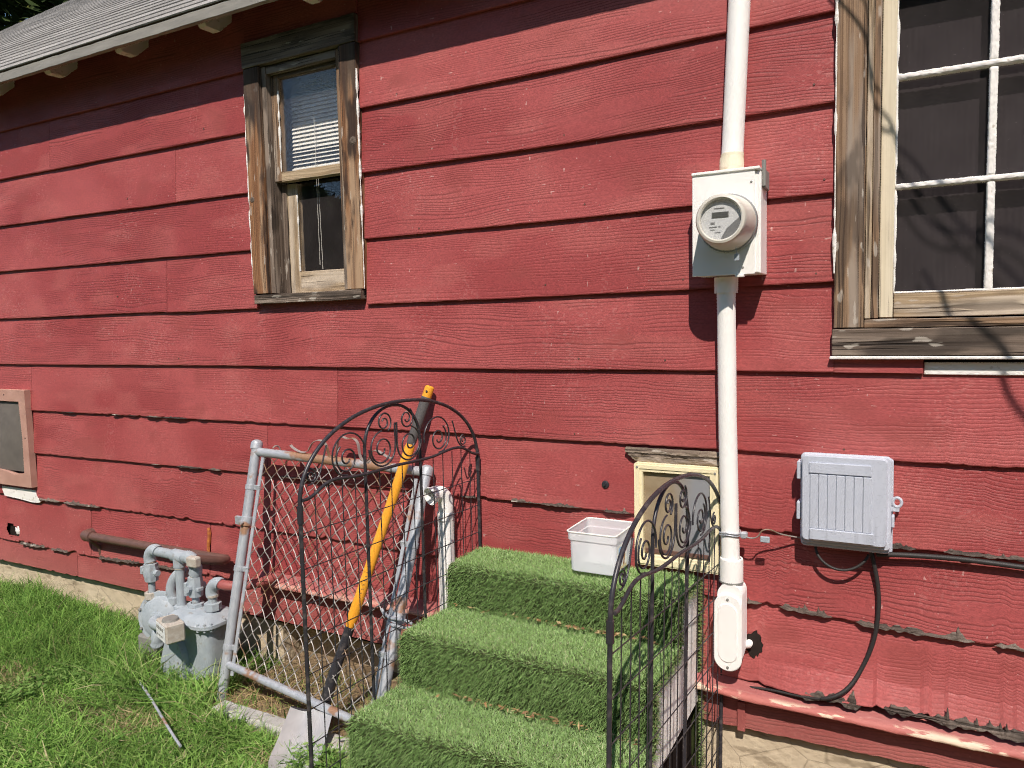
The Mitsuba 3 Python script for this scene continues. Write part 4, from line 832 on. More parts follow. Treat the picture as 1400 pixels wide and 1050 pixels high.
fo = shapely.Polygon([(-2.820, 0.0), (-2.812, 0.10), (-2.780, 0.185), (-2.745, 0.200), (-2.695, 0.195), (-2.675, 0.15), (-2.668, 0.0)]).buffer(-0.006).buffer(0.006)
part(G + '__front_cover', extrude_xz(fo, my - 0.115, my - 0.070), 'm_gas_gray')
for sx, sz in ((-2.70, 0.11), (-2.705, 0.085), (-2.71, 0.06)): part(G + '__bolt', lathe([(0, 0.005), (0.004, 0.004), (0.005, 0)], (sx, my - 0.1151, sz), (0, -1, 0), 8), 'm_gas_dark')
# index box with digits
ib = trimesh.convex.convex_hull(np.array([(x, y, z) for x in (-0.060, 0.060) for y in (-0.035, 0.035) for z in (-0.040, 0.040)]) * 1.0)
def place_ib(m):
    v = np.array(m.vertices)*1.0; c_, s_ = math.cos(-0.35), math.sin(-0.35)
    return mk(np.c_[c_*v[:, 0] - s_*v[:, 1] - 2.660, s_*v[:, 0] + c_*v[:, 1] + gy - 0.175, v[:, 2] + 0.285], m.faces)
part(G + '__index_box', place_ib(cbox(-0.064, 0.064, -0.038, 0.038, -0.040, 0.040, 0.006)), 'm_brass', text='small dirty white index box with dial windows')
part(G + '__index_face', place_ib(cbox(-0.055, 0.055, -0.0405, -0.0385, -0.034, 0.032, 0.001)), 'm_meter_face')
ds = [cbox(-0.045 + i*0.022, -0.045 + i*0.022 + 0.014, -0.0418, -0.0406, z, z + 0.013, 0.0004) for i in range(4) for z in (0.008,)] + [cbox(-0.042 + i*0.026, -0.042 + i*0.026 + 0.015, -0.0418, -0.0406, -0.020, -0.012, 0.0004) for i in range(3)]
part(G + '__index_dials', place_ib(cat_m(ds)), 'm_gas_dark')
lid_ = lathe([(0.0, 0.0), (0.03, -0.002), (0.034, -0.012)], (0.005, 0.0, 0.052), (0, 0, 1), 20)
part(G + '__index_lid', place_ib(lid_), 'm_gas_dark', smooth=30)
# service pipes on the wall
scene['gas_pipe'] = mikit.ply(cat_m([tube([(-3.735, -0.062, 0.470), (-3.2, -0.062, 0.472), (-2.70, -0.062, 0.476)], 0.021, 16), lathe([(0.021, -0.03), (0.029, -0.028), (0.029, 0.02), (0.021, 0.022)], (-3.70, -0.062, 0.470), (1, 0, 0), 16), tube(smooth_path([(-3.72, -0.062, 0.47), (-3.745, -0.055, 0.47), (-3.755, -0.035, 0.468), (-3.756, -0.005, 0.468)], 10), 0.026, 12),
    tube(smooth_path([(-2.70, -0.062, 0.476), (-2.685, -0.085, 0.480), (-2.683, -0.15, 0.500), (-2.70, gy, 0.522)], 12), 0.019, 12)]), 'm_brown_pipe', smooth=40)
label('gas_pipe', 'dark brown pipe running along the lower boards to the gas meter', 'pipe')
scene['gas_pipe_001'] = mikit.ply(tube(smooth_path([(-2.558, gy, 0.433), (-2.49, gy + 0.01, 0.432), (-2.445, gy + 0.05, 0.43), (-2.42, gy + 0.11, 0.43), (-2.41, -0.01, 0.43)], 30), 0.0205, 16), 'm_red_pipe', smooth=40)
label('gas_pipe_001', 'short red painted pipe leaving the gas meter elbow on the right', 'pipe')
part('gas_pipe__strap', tube([(-3.69, -0.062, 0.448), (-3.69, -0.02, 0.40), (-3.69, -0.012, 0.34)], 0.010, 8), 'm_brown_pipe')

# ---------------------------------------------------------------- chain link gate leaning on the wall
g = 'chain_link_gate'
label(g, 'galvanised chain link gate panel with rusty top rail leaning on the red wall', 'gate')
LB, LT = np.array([-2.452, -0.335, 0.0]), np.array([-2.442, -0.088, 1.030])
RT_, RM = np.array([-1.590, -0.056, 0.972]), np.array([-1.602, -0.262, 0.436])
RB = RM + (RM - RT_)*(0.43/0.536)
part(g + '__post', tube([LB, LT], 0.0205, 16), 'm_galv', smooth=40)
part(g + '__post', tube([RB, RT_], 0.0205, 16), 'm_galv', smooth=40)
part(g + '__post_cap', lathe([(0.022, -0.03), (0.025, -0.028), (0.025, -0.004), (0.021, 0.004), (0.012, 0.010), (0.0, 0.012)], LT, LT - LB, 16), 'm_galv', smooth=40)
part(g + '__post_cap', lathe([(0.022, -0.03), (0.025, -0.028), (0.025, -0.004), (0.021, 0.004), (0.012, 0.010), (0.0, 0.012)], RT_, RT_ - RB, 16), 'm_galv', smooth=40)
gpt = lambda s_, t_: (LB*(1 - t_) + LT*t_)*(1 - s_) + (RB*(1 - t_) + RT_*t_)*s_
part(g + '__top_rail', tube([gpt(0.0, 0.962), gpt(1.0, 0.985)], 0.0185, 16), 'm_galv', smooth=40)
part(g + '__bottom_rail', tube([gpt(0.0, 0.135), gpt(1.0, 0.10)], 0.0155, 16), 'm_galv', smooth=40)
bar = [gpt(0.052, 0.10), gpt(0.052, 0.945)]; part(g + '__tension_bar', ribbon(bar, (1, 0, 0), 0.016, 0.005), 'm_galv')
bar = [gpt(0.955, 0.12), gpt(0.955, 0.955)]; part(g + '__tension_bar', ribbon(bar, (1, 0, 0), 0.014, 0.005), 'm_galv')
for t_ in (0.82, 0.20, 0.5): 
    c_ = gpt(0, t_); part(g + '__band', cat_m([lathe([(0.0205, -0.011), (0.0235, -0.010), (0.0235, 0.010), (0.0205, 0.011)], c_, LT - LB, 16), cbox(c_[0] + 0.018, c_[0] + 0.052, c_[1] - 0.004, c_[1] + 0.004, c_[2] - 0.010, c_[2] + 0.010, 0.001)]), 'm_galv', smooth=35)
for t_ in (0.72, 0.34): 
    c_ = gpt(1, t_); part(g + '__band', cat_m([lathe([(0.0205, -0.011), (0.0235, -0.010), (0.0235, 0.010), (0.0205, 0.011)], c_, RT_ - RB, 16), cbox(c_[0] - 0.052, c_[0] - 0.018, c_[1] - 0.004, c_[1] + 0.004, c_[2] - 0.010, c_[2] + 0.010, 0.001)]), 'm_galv', smooth=35)
c_ = gpt(0, 0.685); part(g + '__hinge', cat_m([lathe([(0.021, -0.020), (0.027, -0.018), (0.027, 0.018), (0.021, 0.020)], c_, LT - LB, 16), cbox(c_[0] - 0.058, c_[0] - 0.015, c_[1] - 0.010, c_[1] + 0.004, c_[2] - 0.018, c_[2] + 0.018, 0.002), lathe([(0, 0.012), (0.010, 0.011), (0.011, 0.0)], c_ + [0.004, -0.026, 0], (0, -1, 0), 6)]), 'm_galv', smooth=30)
c_ = gpt(1, 0.47); part(g + '__latch', cat_m([lathe([(0.021, -0.020), (0.027, -0.018), (0.027, 0.018), (0.021, 0.020)], c_, RT_ - RB, 16), tube(smooth_path([c_ + [-0.06, -0.02, 0.03], c_ + [-0.01, -0.03, 0.008], c_ + [0.04, -0.035, 0.012], c_ + [0.075, -0.02, -0.004]], 14), 0.006, 8), tube(smooth_path([c_ + [-0.02, -0.03, -0.015], c_ + [0.03, -0.03, -0.02], c_ + [0.085, -0.01, -0.012], c_ + [0.10, -0.01, 0.012]], 14), 0.005, 8)]), 'm_galv', smooth=40)
npk, s0, s1 = 26, 0.052, 0.955
for i in range(npk):
    ds_ = (s1 - s0)/npk; P_ = []; nz = 28
    tt_ = np.linspace(0.125, 0.958, nz) + rng.normal(0, 0.0005, nz)
    for j_, t_ in enumerate(tt_):
        sa_ = s0 + ds_*(i + (0.0 if (j_ + i) % 2 == 0 else 1.0)) + ds_*0.03*(1 if (j_ + i) % 2 else -1) + rng.normal(0, 0.0006)
        P_.append(gpt(sa_, t_) + np.array([0, -0.003 if j_ % 2 else 0.003, 0]))
    # rounded bends
    P2 = []
    for a_, b_ in zip(P_[:-1], P_[1:]):
        P2 += [a_*0.93 + b_*0.07, a_*0.5 + b_*0.5 + np.array([0, -0.0012 if len(P2) % 4 == 0 else 0.0012, 0]), a_*0.07 + b_*0.93]
    part(g + '__wire', tube(P2, 0.0019, 5), 'm_wire', smooth=60)
for s_ in (0.13, 0.70): part(g + '__tie', tube([gpt(s_, 0.975) + [0, 0.024*math.cos(t), 0.024*math.sin(t)] for t in np.linspace(-2.4, 2.4, 14)], 0.003, 6), 'm_wire', smooth=60)
# bent strap on the rail
sp = smooth_path([gpt(s_, 0.978) + [0, -0.005, dz] for s_, dz in ((0.23, 0.035), (0.30, 0.012), (0.335, 0.020), (0.365, 0.055), (0.43, 0.070), (0.450, 0.055), (0.475, 0.010), (0.495, 0.012), (0.525, 0.085), (0.548, 0.100), (0.575, 0.095), (0.605, 0.100), (0.63, 0.090), (0.655, 0.020), (0.672, 0.012), (0.72, 0.060), (0.78, 0.052), (0.83, 0.045))], 90)
scene['bent_strap'] = mikit.ply(ribbon(sp, (0, 1, 0.15), 0.014, 0.0016), 'm_wire'); label('bent_strap', 'wavy bent metal strap lying on the top rail of the chain link gate', 'metal strap')

# ---------------------------------------------------------------- wire trellises (arched garden fence panels)
def spiral(c, r0, r1, a0, turns, n=46):
    t = np.linspace(0, 1, n); r = r0 + (r1 - r0)*t; a = a0 + turns*2*np.pi*t
    return np.c_[c[0] + r*np.cos(a), c[1] + r*np.sin(a)]
def trellis(key, O, es, en, text, wd=0.905):
    """O: foot of the back post, es: unit vector along the panel, en: up in the panel"""
    label(key, text, 'trellis', 'arched black wire trellises beside the turf steps')
    O, es, en = map(lambda v: np.asarray(v, float), (O, es, en)); out = np.cross(es, en)
    W3 = lambda p, d=0.0: O + np.outer(np.asarray(p)[:, 0], es) + np.outer(np.asarray(p)[:, 1], en) + out*d
    hs, apex, belt = 1.040, 1.292, 1.092
    t = np.linspace(0, np.pi, 49); e = 0.92
    arch = np.c_[wd/2 - wd/2*np.sign(np.cos(t))*np.abs(np.cos(t))**e, hs + (apex - hs)*np.sin(t)**0.95]
    part(key + '__arch', tube(W3(np.vstack([[[0, -0.12]], [[0, 0.5]], arch, [[wd, 0.5]], [[wd, -0.12]]])), 0.0060, 9), 'm_black', smooth=60)
    i0, i1 = 0.335*wd/0.905, 0.615*wd/0.905
    ti = np.linspace(0, np.pi, 29); ia = np.c_[(i0 + i1)/2 - (i1 - i0)/2*np.cos(ti), 1.150 + (apex - 0.010 - 1.150)*np.sin(ti)**0.9]
    part(key + '__inner_arch', tube(W3(np.vstack([[[i0, -0.10]], [[i0, 0.6]], ia, [[i1, 0.6]], [[i1, -0.10]]]), 0.012), 0.0052, 8), 'm_black', smooth=60)
    bl = smooth_path([(0.004, hs + 0.02, 0), (0.035, belt - 0.028, 0), (0.095, belt, 0), (0.25, belt, 0), (0.45, belt, 0), (0.66, belt, 0), (wd - 0.095, belt, 0), (wd - 0.035, belt - 0.028, 0), (wd - 0.004, hs + 0.02, 0)], 50)[:, :2]
    part(key + '__belt', tube(W3(bl, -0.008), 0.0050, 8), 'm_black', smooth=60)
    for s_ in np.linspace(0, wd, 17)[1:-1]:
        if min(abs(s_ - i0), abs(s_ - i1)) < 0.018: continue
        h_ = belt if 0.08 < s_ < wd - 0.08 else belt - 0.012
        part(key + '__upright_wire', tube(W3([[s_, 0.02], [s_, h_]], -0.003), 0.0017, 5), 'm_black')
    for h_ in np.arange(0.06, 1.03, 0.1005):
        part(key + '__cross_wire', tube(W3([[0, h_], [wd, h_]], 0.003), 0.0017, 5), 'm_black')
    for s_ in (0.0, wd): part(key + '__joint_sleeve', tube(W3([[s_, hs - 0.045], [s_, hs + 0.005]]), 0.0088, 9), 'm_black', smooth=40)
    cm = (i0 + i1)/2; hw = (i1 - i0)/4
    for sg in (-1, 1):
        cx = cm + sg*hw
        low_ = spiral((cx, belt + 0.060), 0.056, 0.010, math.pi/2, -sg*1.75, 60)
        big = np.array([(cm + sg*0.004, belt + 0.135), (cm + sg*0.004, belt + 0.09), (cx - sg*0.050, belt + 0.03), (cx - sg*0.01, belt + 0.006), (cx + sg*0.045, belt + 0.03), (cx + sg*0.058, belt + 0.065)])
        part(key + '__scroll', tube(W3(np.vstack([smooth_path(np.c_[big, 0*big[:, 0]], 24)[:, :2]])), 0.0030, 6), 'm_black', smooth=60)
        part(key + '__scroll', tube(W3(low_), 0.0028, 6), 'm_black', smooth=60)
        part(key + '__scroll', tube(W3(np.vstack([spiral((cx - sg*0.012, belt + 0.142), 0.008, 0.034, 0.4*sg, sg*1.6, 40)])), 0.0028, 6), 'm_black', smooth=60)
        # outer bays
        ox = cm + sg*(2*hw + 0.085)
        part(key + '__scroll', tube(W3(spiral((ox, belt + 0.055), 0.046, 0.010, math.pi/2 - sg*0.6, -sg*1.6, 50)), 0.0028, 6), 'm_black', smooth=60)
        part(key + '__scroll', tube(W3(smooth_path([(cm + sg*(2*hw + 0.01), belt + 0.05, 0), (cm + sg*(2*hw + 0.03), belt + 0.11, 0), (ox, belt + 0.128, 0), (ox + sg*0.055, belt + 0.085, 0), (ox + sg*0.052, belt + 0.035, 0), (ox, belt + 0.006, 0)], 26)[:, :2]), 0.0028, 6), 'm_black', smooth=60)
        ex = cm + sg*(2*hw + 0.225)
        part(key + '__scroll', tube(W3(spiral((ex, belt + 0.028), 0.020, 0.006, math.pi/2, sg*1.4, 30)), 0.0026, 6), 'm_black', smooth=60)
        part(key + '__scroll', tube(W3(smooth_path([(ex - sg*0.062, belt + 0.105, 0), (ex - sg*0.045, belt + 0.06, 0), (ex - sg*0.02, belt + 0.015, 0), (ex + sg*0.012, belt + 0.004, 0)], 14)[:, :2]), 0.0026, 6), 'm_black', smooth=60)
el = np.array([-0.072, -0.836, 0.0]); el /= np.linalg.norm(el)
trellis('trellis', (-1.383, -0.030, -0.022), el, (0, 0, 1), 'arched black wire trellis with scrolls along the left side of the turf steps', wd=0.840)
Bk, Fk = np.array([-0.505, -0.075, 0.868]), np.array([-0.545, -0.815, 0.908])
es_ = (Fk - Bk)/np.linalg.norm(Fk - Bk); en_ = np.array([0, 0, 1.0]) - es_*es_[2]; en_ /= np.linalg.norm(en_)
trellis('trellis_001', Bk - es_*0.085 - en_*1.092, es_, en_, 'arched black wire trellis with scrolls in front of the pet door, right of the steps')

# ---------------------------------------------------------------- shovel
Sh = 'shovel'
label(Sh, 'orange handled shovel with dark grip leaning on the wall behind the left trellis', 'shovel')
A0, A1 = np.array([-1.575, -0.045, 1.278]), np.array([-1.905, -0.345, 0.075])
hp_ = lambda t: A0 + (A1 - A0)*t
t1, t2, t3 = 0.030, 0.175, 0.735
part(Sh + '__cap', tube([hp_(-0.004), hp_(0.0), hp_(t1)], [0.013, 0.018, 0.0185], 16), 'm_orange', smooth=40)
part(Sh + '__cap_hole', tube([hp_(0.013) + [0.004, -0.0155, 0.003], hp_(0.013) + [0.006, -0.0215, 0.003]], 0.004, 8), 'm_ink')
part(Sh + '__grip', tube([hp_(t1), hp_(0.05), hp_(0.13), hp_(t2 - 0.01), hp_(t2)], [0.019, 0.0205, 0.0195, 0.0185, 0.016], 16), 'm_grip', smooth=40)
part(Sh + '__handle', tube([hp_(t2), hp_(t2 + 0.012), hp_(0.4), hp_(0.62), hp_(0.70), hp_(t3)], [0.016, 0.0195, 0.0185, 0.0195, 0.022, 0.0165], 16), 'm_orange', smooth=40)
part(Sh + '__socket', tube(smooth_path([hp_(t3), hp_(0.82), hp_(0.92), hp_(0.975) + [0, 0.004, 0], hp_(1.01) + [0.004, -0.012, 0.005], hp_(1.03) + [0.012, -0.045, 0.006]], 24), np.r_[np.full(8, 0.0185), np.linspace(0.0195, 0.024, 16)], 14), 'm_black', smooth=40)
mkk = [cbox(-0.0012, 0.0012, -0.006, 0.006, 0, 0.009, 0.0003) for _ in range(1)]
ax = (A1 - A0)/np.linalg.norm(A1 - A0); toc = CAM - hp_(0.60); toc -= ax*np.dot(toc, ax); toc /= np.linalg.norm(toc); sd = np.cross(ax, toc)
bars = []
for i in range(6):
    c_ = hp_(0.565 + 0.0125*i) + toc*0.0188 + sd*0.0015*(i % 2)
    w_ = [0.010, 0.007, 0.011, 0.006, 0.010, 0.008][i]
    bars.append(tube([c_ - sd*w_/2, c_ + sd*w_/2 + ax*0.003], 0.0014, 5))
part(Sh + '__handle_print', cat_m(bars), 'm_ink')
# blade: dished steel, shoulder at socket, lying forward on the ground
bl0 = np.array([-1.915, -0.375, 0.092]); bl1 = np.array([-1.775, -0.66, 0.006]); bd = bl1 - bl0; bl_L = np.linalg.norm(bd); bd /= bl_L
bs = np.cross(bd, [0, 0, 1]); bs /= np.linalg.norm(bs); bn = np.cross(bs, bd)
rowsV = []
U_ = np.linspace(0, 1, 20); Wv = np.linspace(-1, 1, 17)
for u_ in U_:
    hw_ = 0.088*min(1, 0.93 + 0.10*u_)*(1 if u_ < 0.62 else max(0.04, math.sqrt(max(0, 1 - ((u_ - 0.62)/0.385)**2))))
    for w_ in Wv:
        dish = 0.026*w_*w_ - 0.016*math.exp(-((w_)/0.20)**2)*(-1)*max(0, 1 - u_*1.15)
        rowsV.append(bl0 + bd*u_*bl_L + bs*w_*hw_ + bn*(dish + 0.012*math.sin(u_*math.pi)*(-1)))
rowsV = np.array(rowsV); n = len(Wv); ii, jj = np.meshgrid(np.arange(len(U_)-1), np.arange(n-1), indexing='ij'); a = (ii*n + jj).ravel()
top = np.vstack([np.c_[a, a+1, a+n+1], np.c_[a, a+n+1, a+n]])
part(Sh + '__blade', mk(np.vstack([rowsV, rowsV - bn*0.002]), np.vstack([top, top[:, ::-1] + len(rowsV)])), 'm_steel', smooth=50)
part(Sh + '__step', ribbon([bl0 - bs*0.080 + bn*0.022, bl0 - bs*0.03 + bn*0.006, bl0 + bs*0.03 + bn*0.006, bl0 + bs*0.080 + bn*0.022], bn + 0.6*bd*0, 0.012, 0.003), 'm_black')

# ---------------------------------------------------------------- white drain pipe with elbow
D = 'drain_pipe'
label(D, 'white fluted drain pipe with open elbow at the left end of the turf steps', 'pipe')
def fluted(z0, z1, cx, cy, rx, ry, n=32, dx=0.0):
    t = np.linspace(0, 2*np.pi, n + 1)[:-1]
    e = 0.7; X_ = rx*np.sign(np.cos(t))*np.abs(np.cos(t))**e; Y_ = ry*np.sign(np.sin(t))*np.abs(np.sin(t))**e
    fl_ = 1 - 0.035*(np.arange(n) % 4 < 2)
    V = np.vstack([np.c_[cx + X_*fl_, cy + Y_*fl_, np.full(n, z0)], np.c_[cx + dx + X_*fl_, cy + Y_*fl_, np.full(n, z1)]]); j = np.arange(n)
    return mk(V, np.vstack([np.c_[j, (j+1) % n, n + (j+1) % n], np.c_[j, n + (j+1) % n, n + j]]))
part(D + '__pipe', fluted(0.02, 0.805, -1.510, -0.070, 0.030, 0.026, dx=0.007), 'm_pvc', smooth=25)
part(D + '__collar', lathe([(0.027, 0.785), (0.0315, 0.787), (0.0325, 0.812), (0.030, 0.818)], (-1.504, -0.070, 0), (0, 0, 1), 24), 'm_pvc', smooth=35)
part(D + '__elbow', tube(smooth_path([(-1.503, -0.070, 0.805), (-1.503, -0.070, 0.850), (-1.506, -0.075, 0.872), (-1.513, -0.090, 0.888), (-1.524, -0.118, 0.888), (-1.530, -0.135, 0.884)], 24), np.r_[np.full(19, 0.0285), 0.0290, 0.0300, 0.0325, 0.0335, 0.0335], 20, caps=False), 'm_pvc', smooth=50)
# ---------------------------------------------------------------- plastic tub
Tb = 'plastic_tub'
label(Tb, 'empty translucent white plastic tub with printed side on the top turf step', 'tub')
def tubshell(x0, x1, y0, y1, z0, z1, grow, r):
    lv = []
    for z, g_ in z1: pass
    return None
def rrect(cx, cy, a, b, r, n=6):
    g_ = shapely.box(cx - a + r, cy - b + r, cx + a - r, cy + b - r).buffer(r, quad_segs=n); return np.array(g_.exterior.coords)[:-1]
tc = (-0.873, -0.105)
lv = [(0.0745, 0.083, 0.704), (0.0765, 0.085, 0.708), (0.0785, 0.087, 0.80), (0.0790, 0.0875, 0.806), (0.0835, 0.092, 0.808), (0.0845, 0.093, 0.832), (0.0860, 0.0945, 0.834)]
P_ = [np.c_[rrect(*tc, a_, b_, 0.016), np.full(len(rrect(*tc, a_, b_, 0.016)), z_)] for a_, b_, z_ in lv]
n = len(P_[0]); V = np.vstack(P_); j = np.arange(n); f_ = []
for i in range(len(P_) - 1): f_ += [np.c_[i*n + j, i*n + (j+1) % n, (i+1)*n + (j+1) % n], np.c_[i*n + j, (i+1)*n + (j+1) % n, (i+1)*n + j]]
V = np.vstack([V, P_[0].mean(0)]); f_.append(np.c_[(j+1) % n, j, 0*j + len(V) - 1])
part(Tb + '__shell', mk(V, np.vstack(f_)), 'm_tub', smooth=30)
rimp = np.c_[rrect(*tc, 0.0855, 0.094, 0.016), np.full(n, 0.8345)]
part(Tb + '__rim', tube(rimp, 0.0026, 6, closed=True), 'm_pvc', smooth=60)
lx_ = tc[0] + 0.0792
lab = mk([[lx_, tc[1] - 0.074, 0.712], [lx_, tc[1] + 0.02, 0.712], [lx_ + 0.0012, tc[1] + 0.02, 0.796], [lx_ + 0.0012, tc[1] - 0.074, 0.796]], [[0, 1, 2], [0, 2, 3]])
part(Tb + '__printed_side', lab, 'm_tub_print', uv=np.array([[0, 0], [1, 0], [1, 1], [0, 1.0]]), text='side printed with blue, pink and brown shapes')

# ---------------------------------------------------------------- turf covered steps
St = 'turf_steps'
label(St, 'wooden steps covered in green artificial turf with white side panel', 'steps')
XA, XB = -1.385, -0.572
prof2 = [(-0.006, 0.690), (-0.262, 0.690), (-0.262, 0.541), (-0.520, 0.541), (-0.520, 0.375), (-0.755, 0.375), (-0.755, 0.195), (-0.985, 0.195), (-0.985, 0.0)]
solid = shapely.Polygon(prof2 + [(-0.006, 0.0)])
inner = solid.buffer(-0.050)
part(St + '__core', extrude_yz(inner.buffer(0.001), XA + 0.02, XB - 0.018), 'm_gap')
skirtp = shapely.Polygon([(-0.010, 0.27), (-0.010, 0.665), (-0.245, 0.665), (-0.245, 0.515), (-0.505, 0.515), (-0.505, 0.35), (-0.735, 0.35), (-0.735, 0.275)])
part(St + '__side_panel', extrude_yz(skirtp, XB - 0.017, XB - 0.004), 'm_white_wood', text='white painted side panel')
part(St + '__side_panel', extrude_yz(skirtp, XA + 0.004, XA + 0.017), 'm_white_wood')
# turf backing: strip following the rounded profile
line = shapely.LineString(prof2)
rounded = solid.buffer(-0.036).buffer(0.028, quad_segs=8)
pts = np.array(rounded.exterior.coords)
# densify and keep the front part (tread tops and risers)
ln = shapely.LineString(pts); dl = np.arange(0, ln.length, 0.012); pc = np.array([ln.interpolate(d).coords[0] for d in dl])
eps = 1e-3; pn = np.array([np.subtract(ln.interpolate(min(d + eps, ln.length)).coords[0], ln.interpolate(max(d - eps, 0)).coords[0]) for d in dl]); pn /= np.linalg.norm(pn, axis=1, keepdims=True)
nrm2 = np.c_[pn[:, 1], -pn[:, 0]]
if shapely.LinearRing(pts).is_ccw is False: nrm2 = -nrm2
keepm = (pc[:, 0] < -0.012) & (pc[:, 1] > 0.012) & ((nrm2[:, 1] > -0.3))
start = np.argmax(~keepm); order = np.r_[np.arange(start, len(pc)), np.arange(0, start)]
order = [o_ for o_ in order if keepm[o_]]; pc, nrm2 = pc[order], nrm2[order]
nx_ = 40; left = lambda y_: XA + 0.012 - 0.085*np.clip(-np.asarray(y_) - 0.20, 0, 1)
V = []
for (py, pz), (ny, nz_) in zip(pc, nrm2):
    xg = np.linspace(left(py), XB, nx_)
    wv = 0.004*(meshkit.fbm(np.stack([xg*7, 0*xg + py*9, 0*xg + pz*9], -1), 3, 4) - 0.5)
    V.append(np.c_[xg, py + ny*wv, pz + nz_*wv])
V = np.vstack(V); ii, jj = np.meshgrid(np.arange(len(pc)-1), np.arange(nx_-1), indexing='ij'); a = (ii*nx_ + jj).ravel()
part(St + '__turf_backing', mk(V, np.vstack([np.c_[a, a+1, a+nx_+1], np.c_[a, a+nx_+1, a+nx_]])), 'm_turf_base', smooth=True)
# rolled side lips of the turf on the right
def blades(pos, nor, lean, L, w, col, segs=2, curl=0.35):
    """pos (n,3), nor (n,3) growth direction, lean (n,3) sideways drift; flat tapering blades of segs segments"""
    n = len(pos); t = np.cross(nor, rng.normal(size=(n, 3))); t /= np.linalg.norm(t, axis=1, keepdims=True) + 1e-9
    V, F = [], []
    for s_ in range(segs + 1):
        u = s_/segs; c = pos + nor*(L*u)[:, None] + lean*(L*u*u)[:, None]
        ww = (w*(1 - 0.85*u**1.5))[:, None]*0.5
        V += [c - t*ww, c + t*ww]
    V = np.stack(V, 1); m = 2*(segs + 1); base = (np.arange(n)*m)[:, None]
    for s_ in range(segs):
        q = np.array([2*s_, 2*s_ + 1, 2*s_ + 3, 2*s_ + 2]); F += [base + q[[0, 1, 2]], base + q[[0, 2, 3]]]
    return V.reshape(-1, 3), np.concatenate(F, 0), np.repeat(col, m, 0)
nb = 250000
cum = np.r_[0, np.cumsum(np.linalg.norm(np.diff(pc, axis=0), axis=1))]
d_ = rng.random(nb)*cum[-1]; ip = np.clip(np.searchsorted(cum, d_) - 1, 0, len(pc) - 2); fr_ = (d_ - cum[ip])/(cum[ip+1] - cum[ip] + 1e-9)
py = pc[ip, 0] + (pc[ip+1, 0] - pc[ip, 0])*fr_; pz = pc[ip, 1] + (pc[ip+1, 1] - pc[ip, 1])*fr_
xb_ = left(py) + rng.random(nb)*(XB - left(py))
# rows of tufts with slight waviness
nv = np.c_[np.zeros(nb), nrm2[ip]]; 
lay = meshkit.fbm(np.stack([xb_*6, py*6, pz*6], -1), 2, 9) - 0.5
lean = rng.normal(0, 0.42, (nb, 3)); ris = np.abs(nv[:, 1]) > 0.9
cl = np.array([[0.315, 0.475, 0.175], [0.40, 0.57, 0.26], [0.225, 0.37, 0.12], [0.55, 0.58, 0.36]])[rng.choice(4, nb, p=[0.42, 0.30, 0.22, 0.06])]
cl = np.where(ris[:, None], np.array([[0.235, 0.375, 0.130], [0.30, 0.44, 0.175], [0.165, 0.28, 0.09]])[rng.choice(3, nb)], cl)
lean[ris] *= 0.6; lay = lay*np.where(ris, 0.3, 1.0); lean[:, 2] -= 0.10*ris; lean[:, 1] -= 0.10*(nv[:, 2] > 0.7); lean[:, 0] += 0.25*lay
nv = nv + rng.normal(0, 1.0, (nb, 3))*np.where(ris, 0.16, 0.24)[:, None]; nv /= np.linalg.norm(nv, axis=1, keepdims=True)
cl = cl*(0.75 + 0.5*rng.random((nb, 1)))
kb = ~ris | (rng.random(nb) < 0.62)
Lb = np.where(ris, 0.012 + 0.007*rng.random(nb), 0.005 + 0.007*rng.random(nb)); wb = np.where(ris, 0.0015, 0.0021) + 0.0010*rng.random(nb)
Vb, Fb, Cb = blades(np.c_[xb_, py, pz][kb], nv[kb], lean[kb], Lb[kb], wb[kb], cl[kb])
nl = 9000   # edge pile hanging over the right and left side
d_ = rng.random(nl)*cum[-1]; ip = np.clip(np.searchsorted(cum, d_) - 1, 0, len(pc) - 2)
sd_ = rng.random(nl) < 0.6; pe = np.c_[np.where(sd_, XB, left(pc[ip, 0])), pc[ip, 0], pc[ip, 1]] - np.c_[np.zeros(nl), nrm2[ip]]*(rng.random(nl)*0.022)[:, None]
nv2 = np.c_[np.where(sd_, 1.0, -1.0), 0.5*nrm2[ip, 0], 0.5*nrm2[ip, 1]] + rng.normal(0, 0.35, (nl, 3)); nv2 /= np.linalg.norm(nv2, axis=1, keepdims=True)
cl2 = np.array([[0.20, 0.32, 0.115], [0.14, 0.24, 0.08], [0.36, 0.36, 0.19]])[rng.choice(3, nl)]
Ve, Fe, Ce = blades(pe, nv2, rng.normal(0, 0.4, (nl, 3)) + [0, 0, -0.3], 0.012 + 0.008*rng.random(nl), 0.0018 + 0*d_, cl2)
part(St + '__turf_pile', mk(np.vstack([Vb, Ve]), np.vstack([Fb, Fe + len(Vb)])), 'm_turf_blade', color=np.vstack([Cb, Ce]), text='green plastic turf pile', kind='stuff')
for xe in (XB - 0.003, XA): part(St + '__turf_edge', extrude_yz(rounded.buffer(-0.002).difference(rounded.buffer(-0.020)).intersection(shapely.box(-2, 0.02, -0.011, 2)), xe, xe + 0.003), 'm_turf_base')

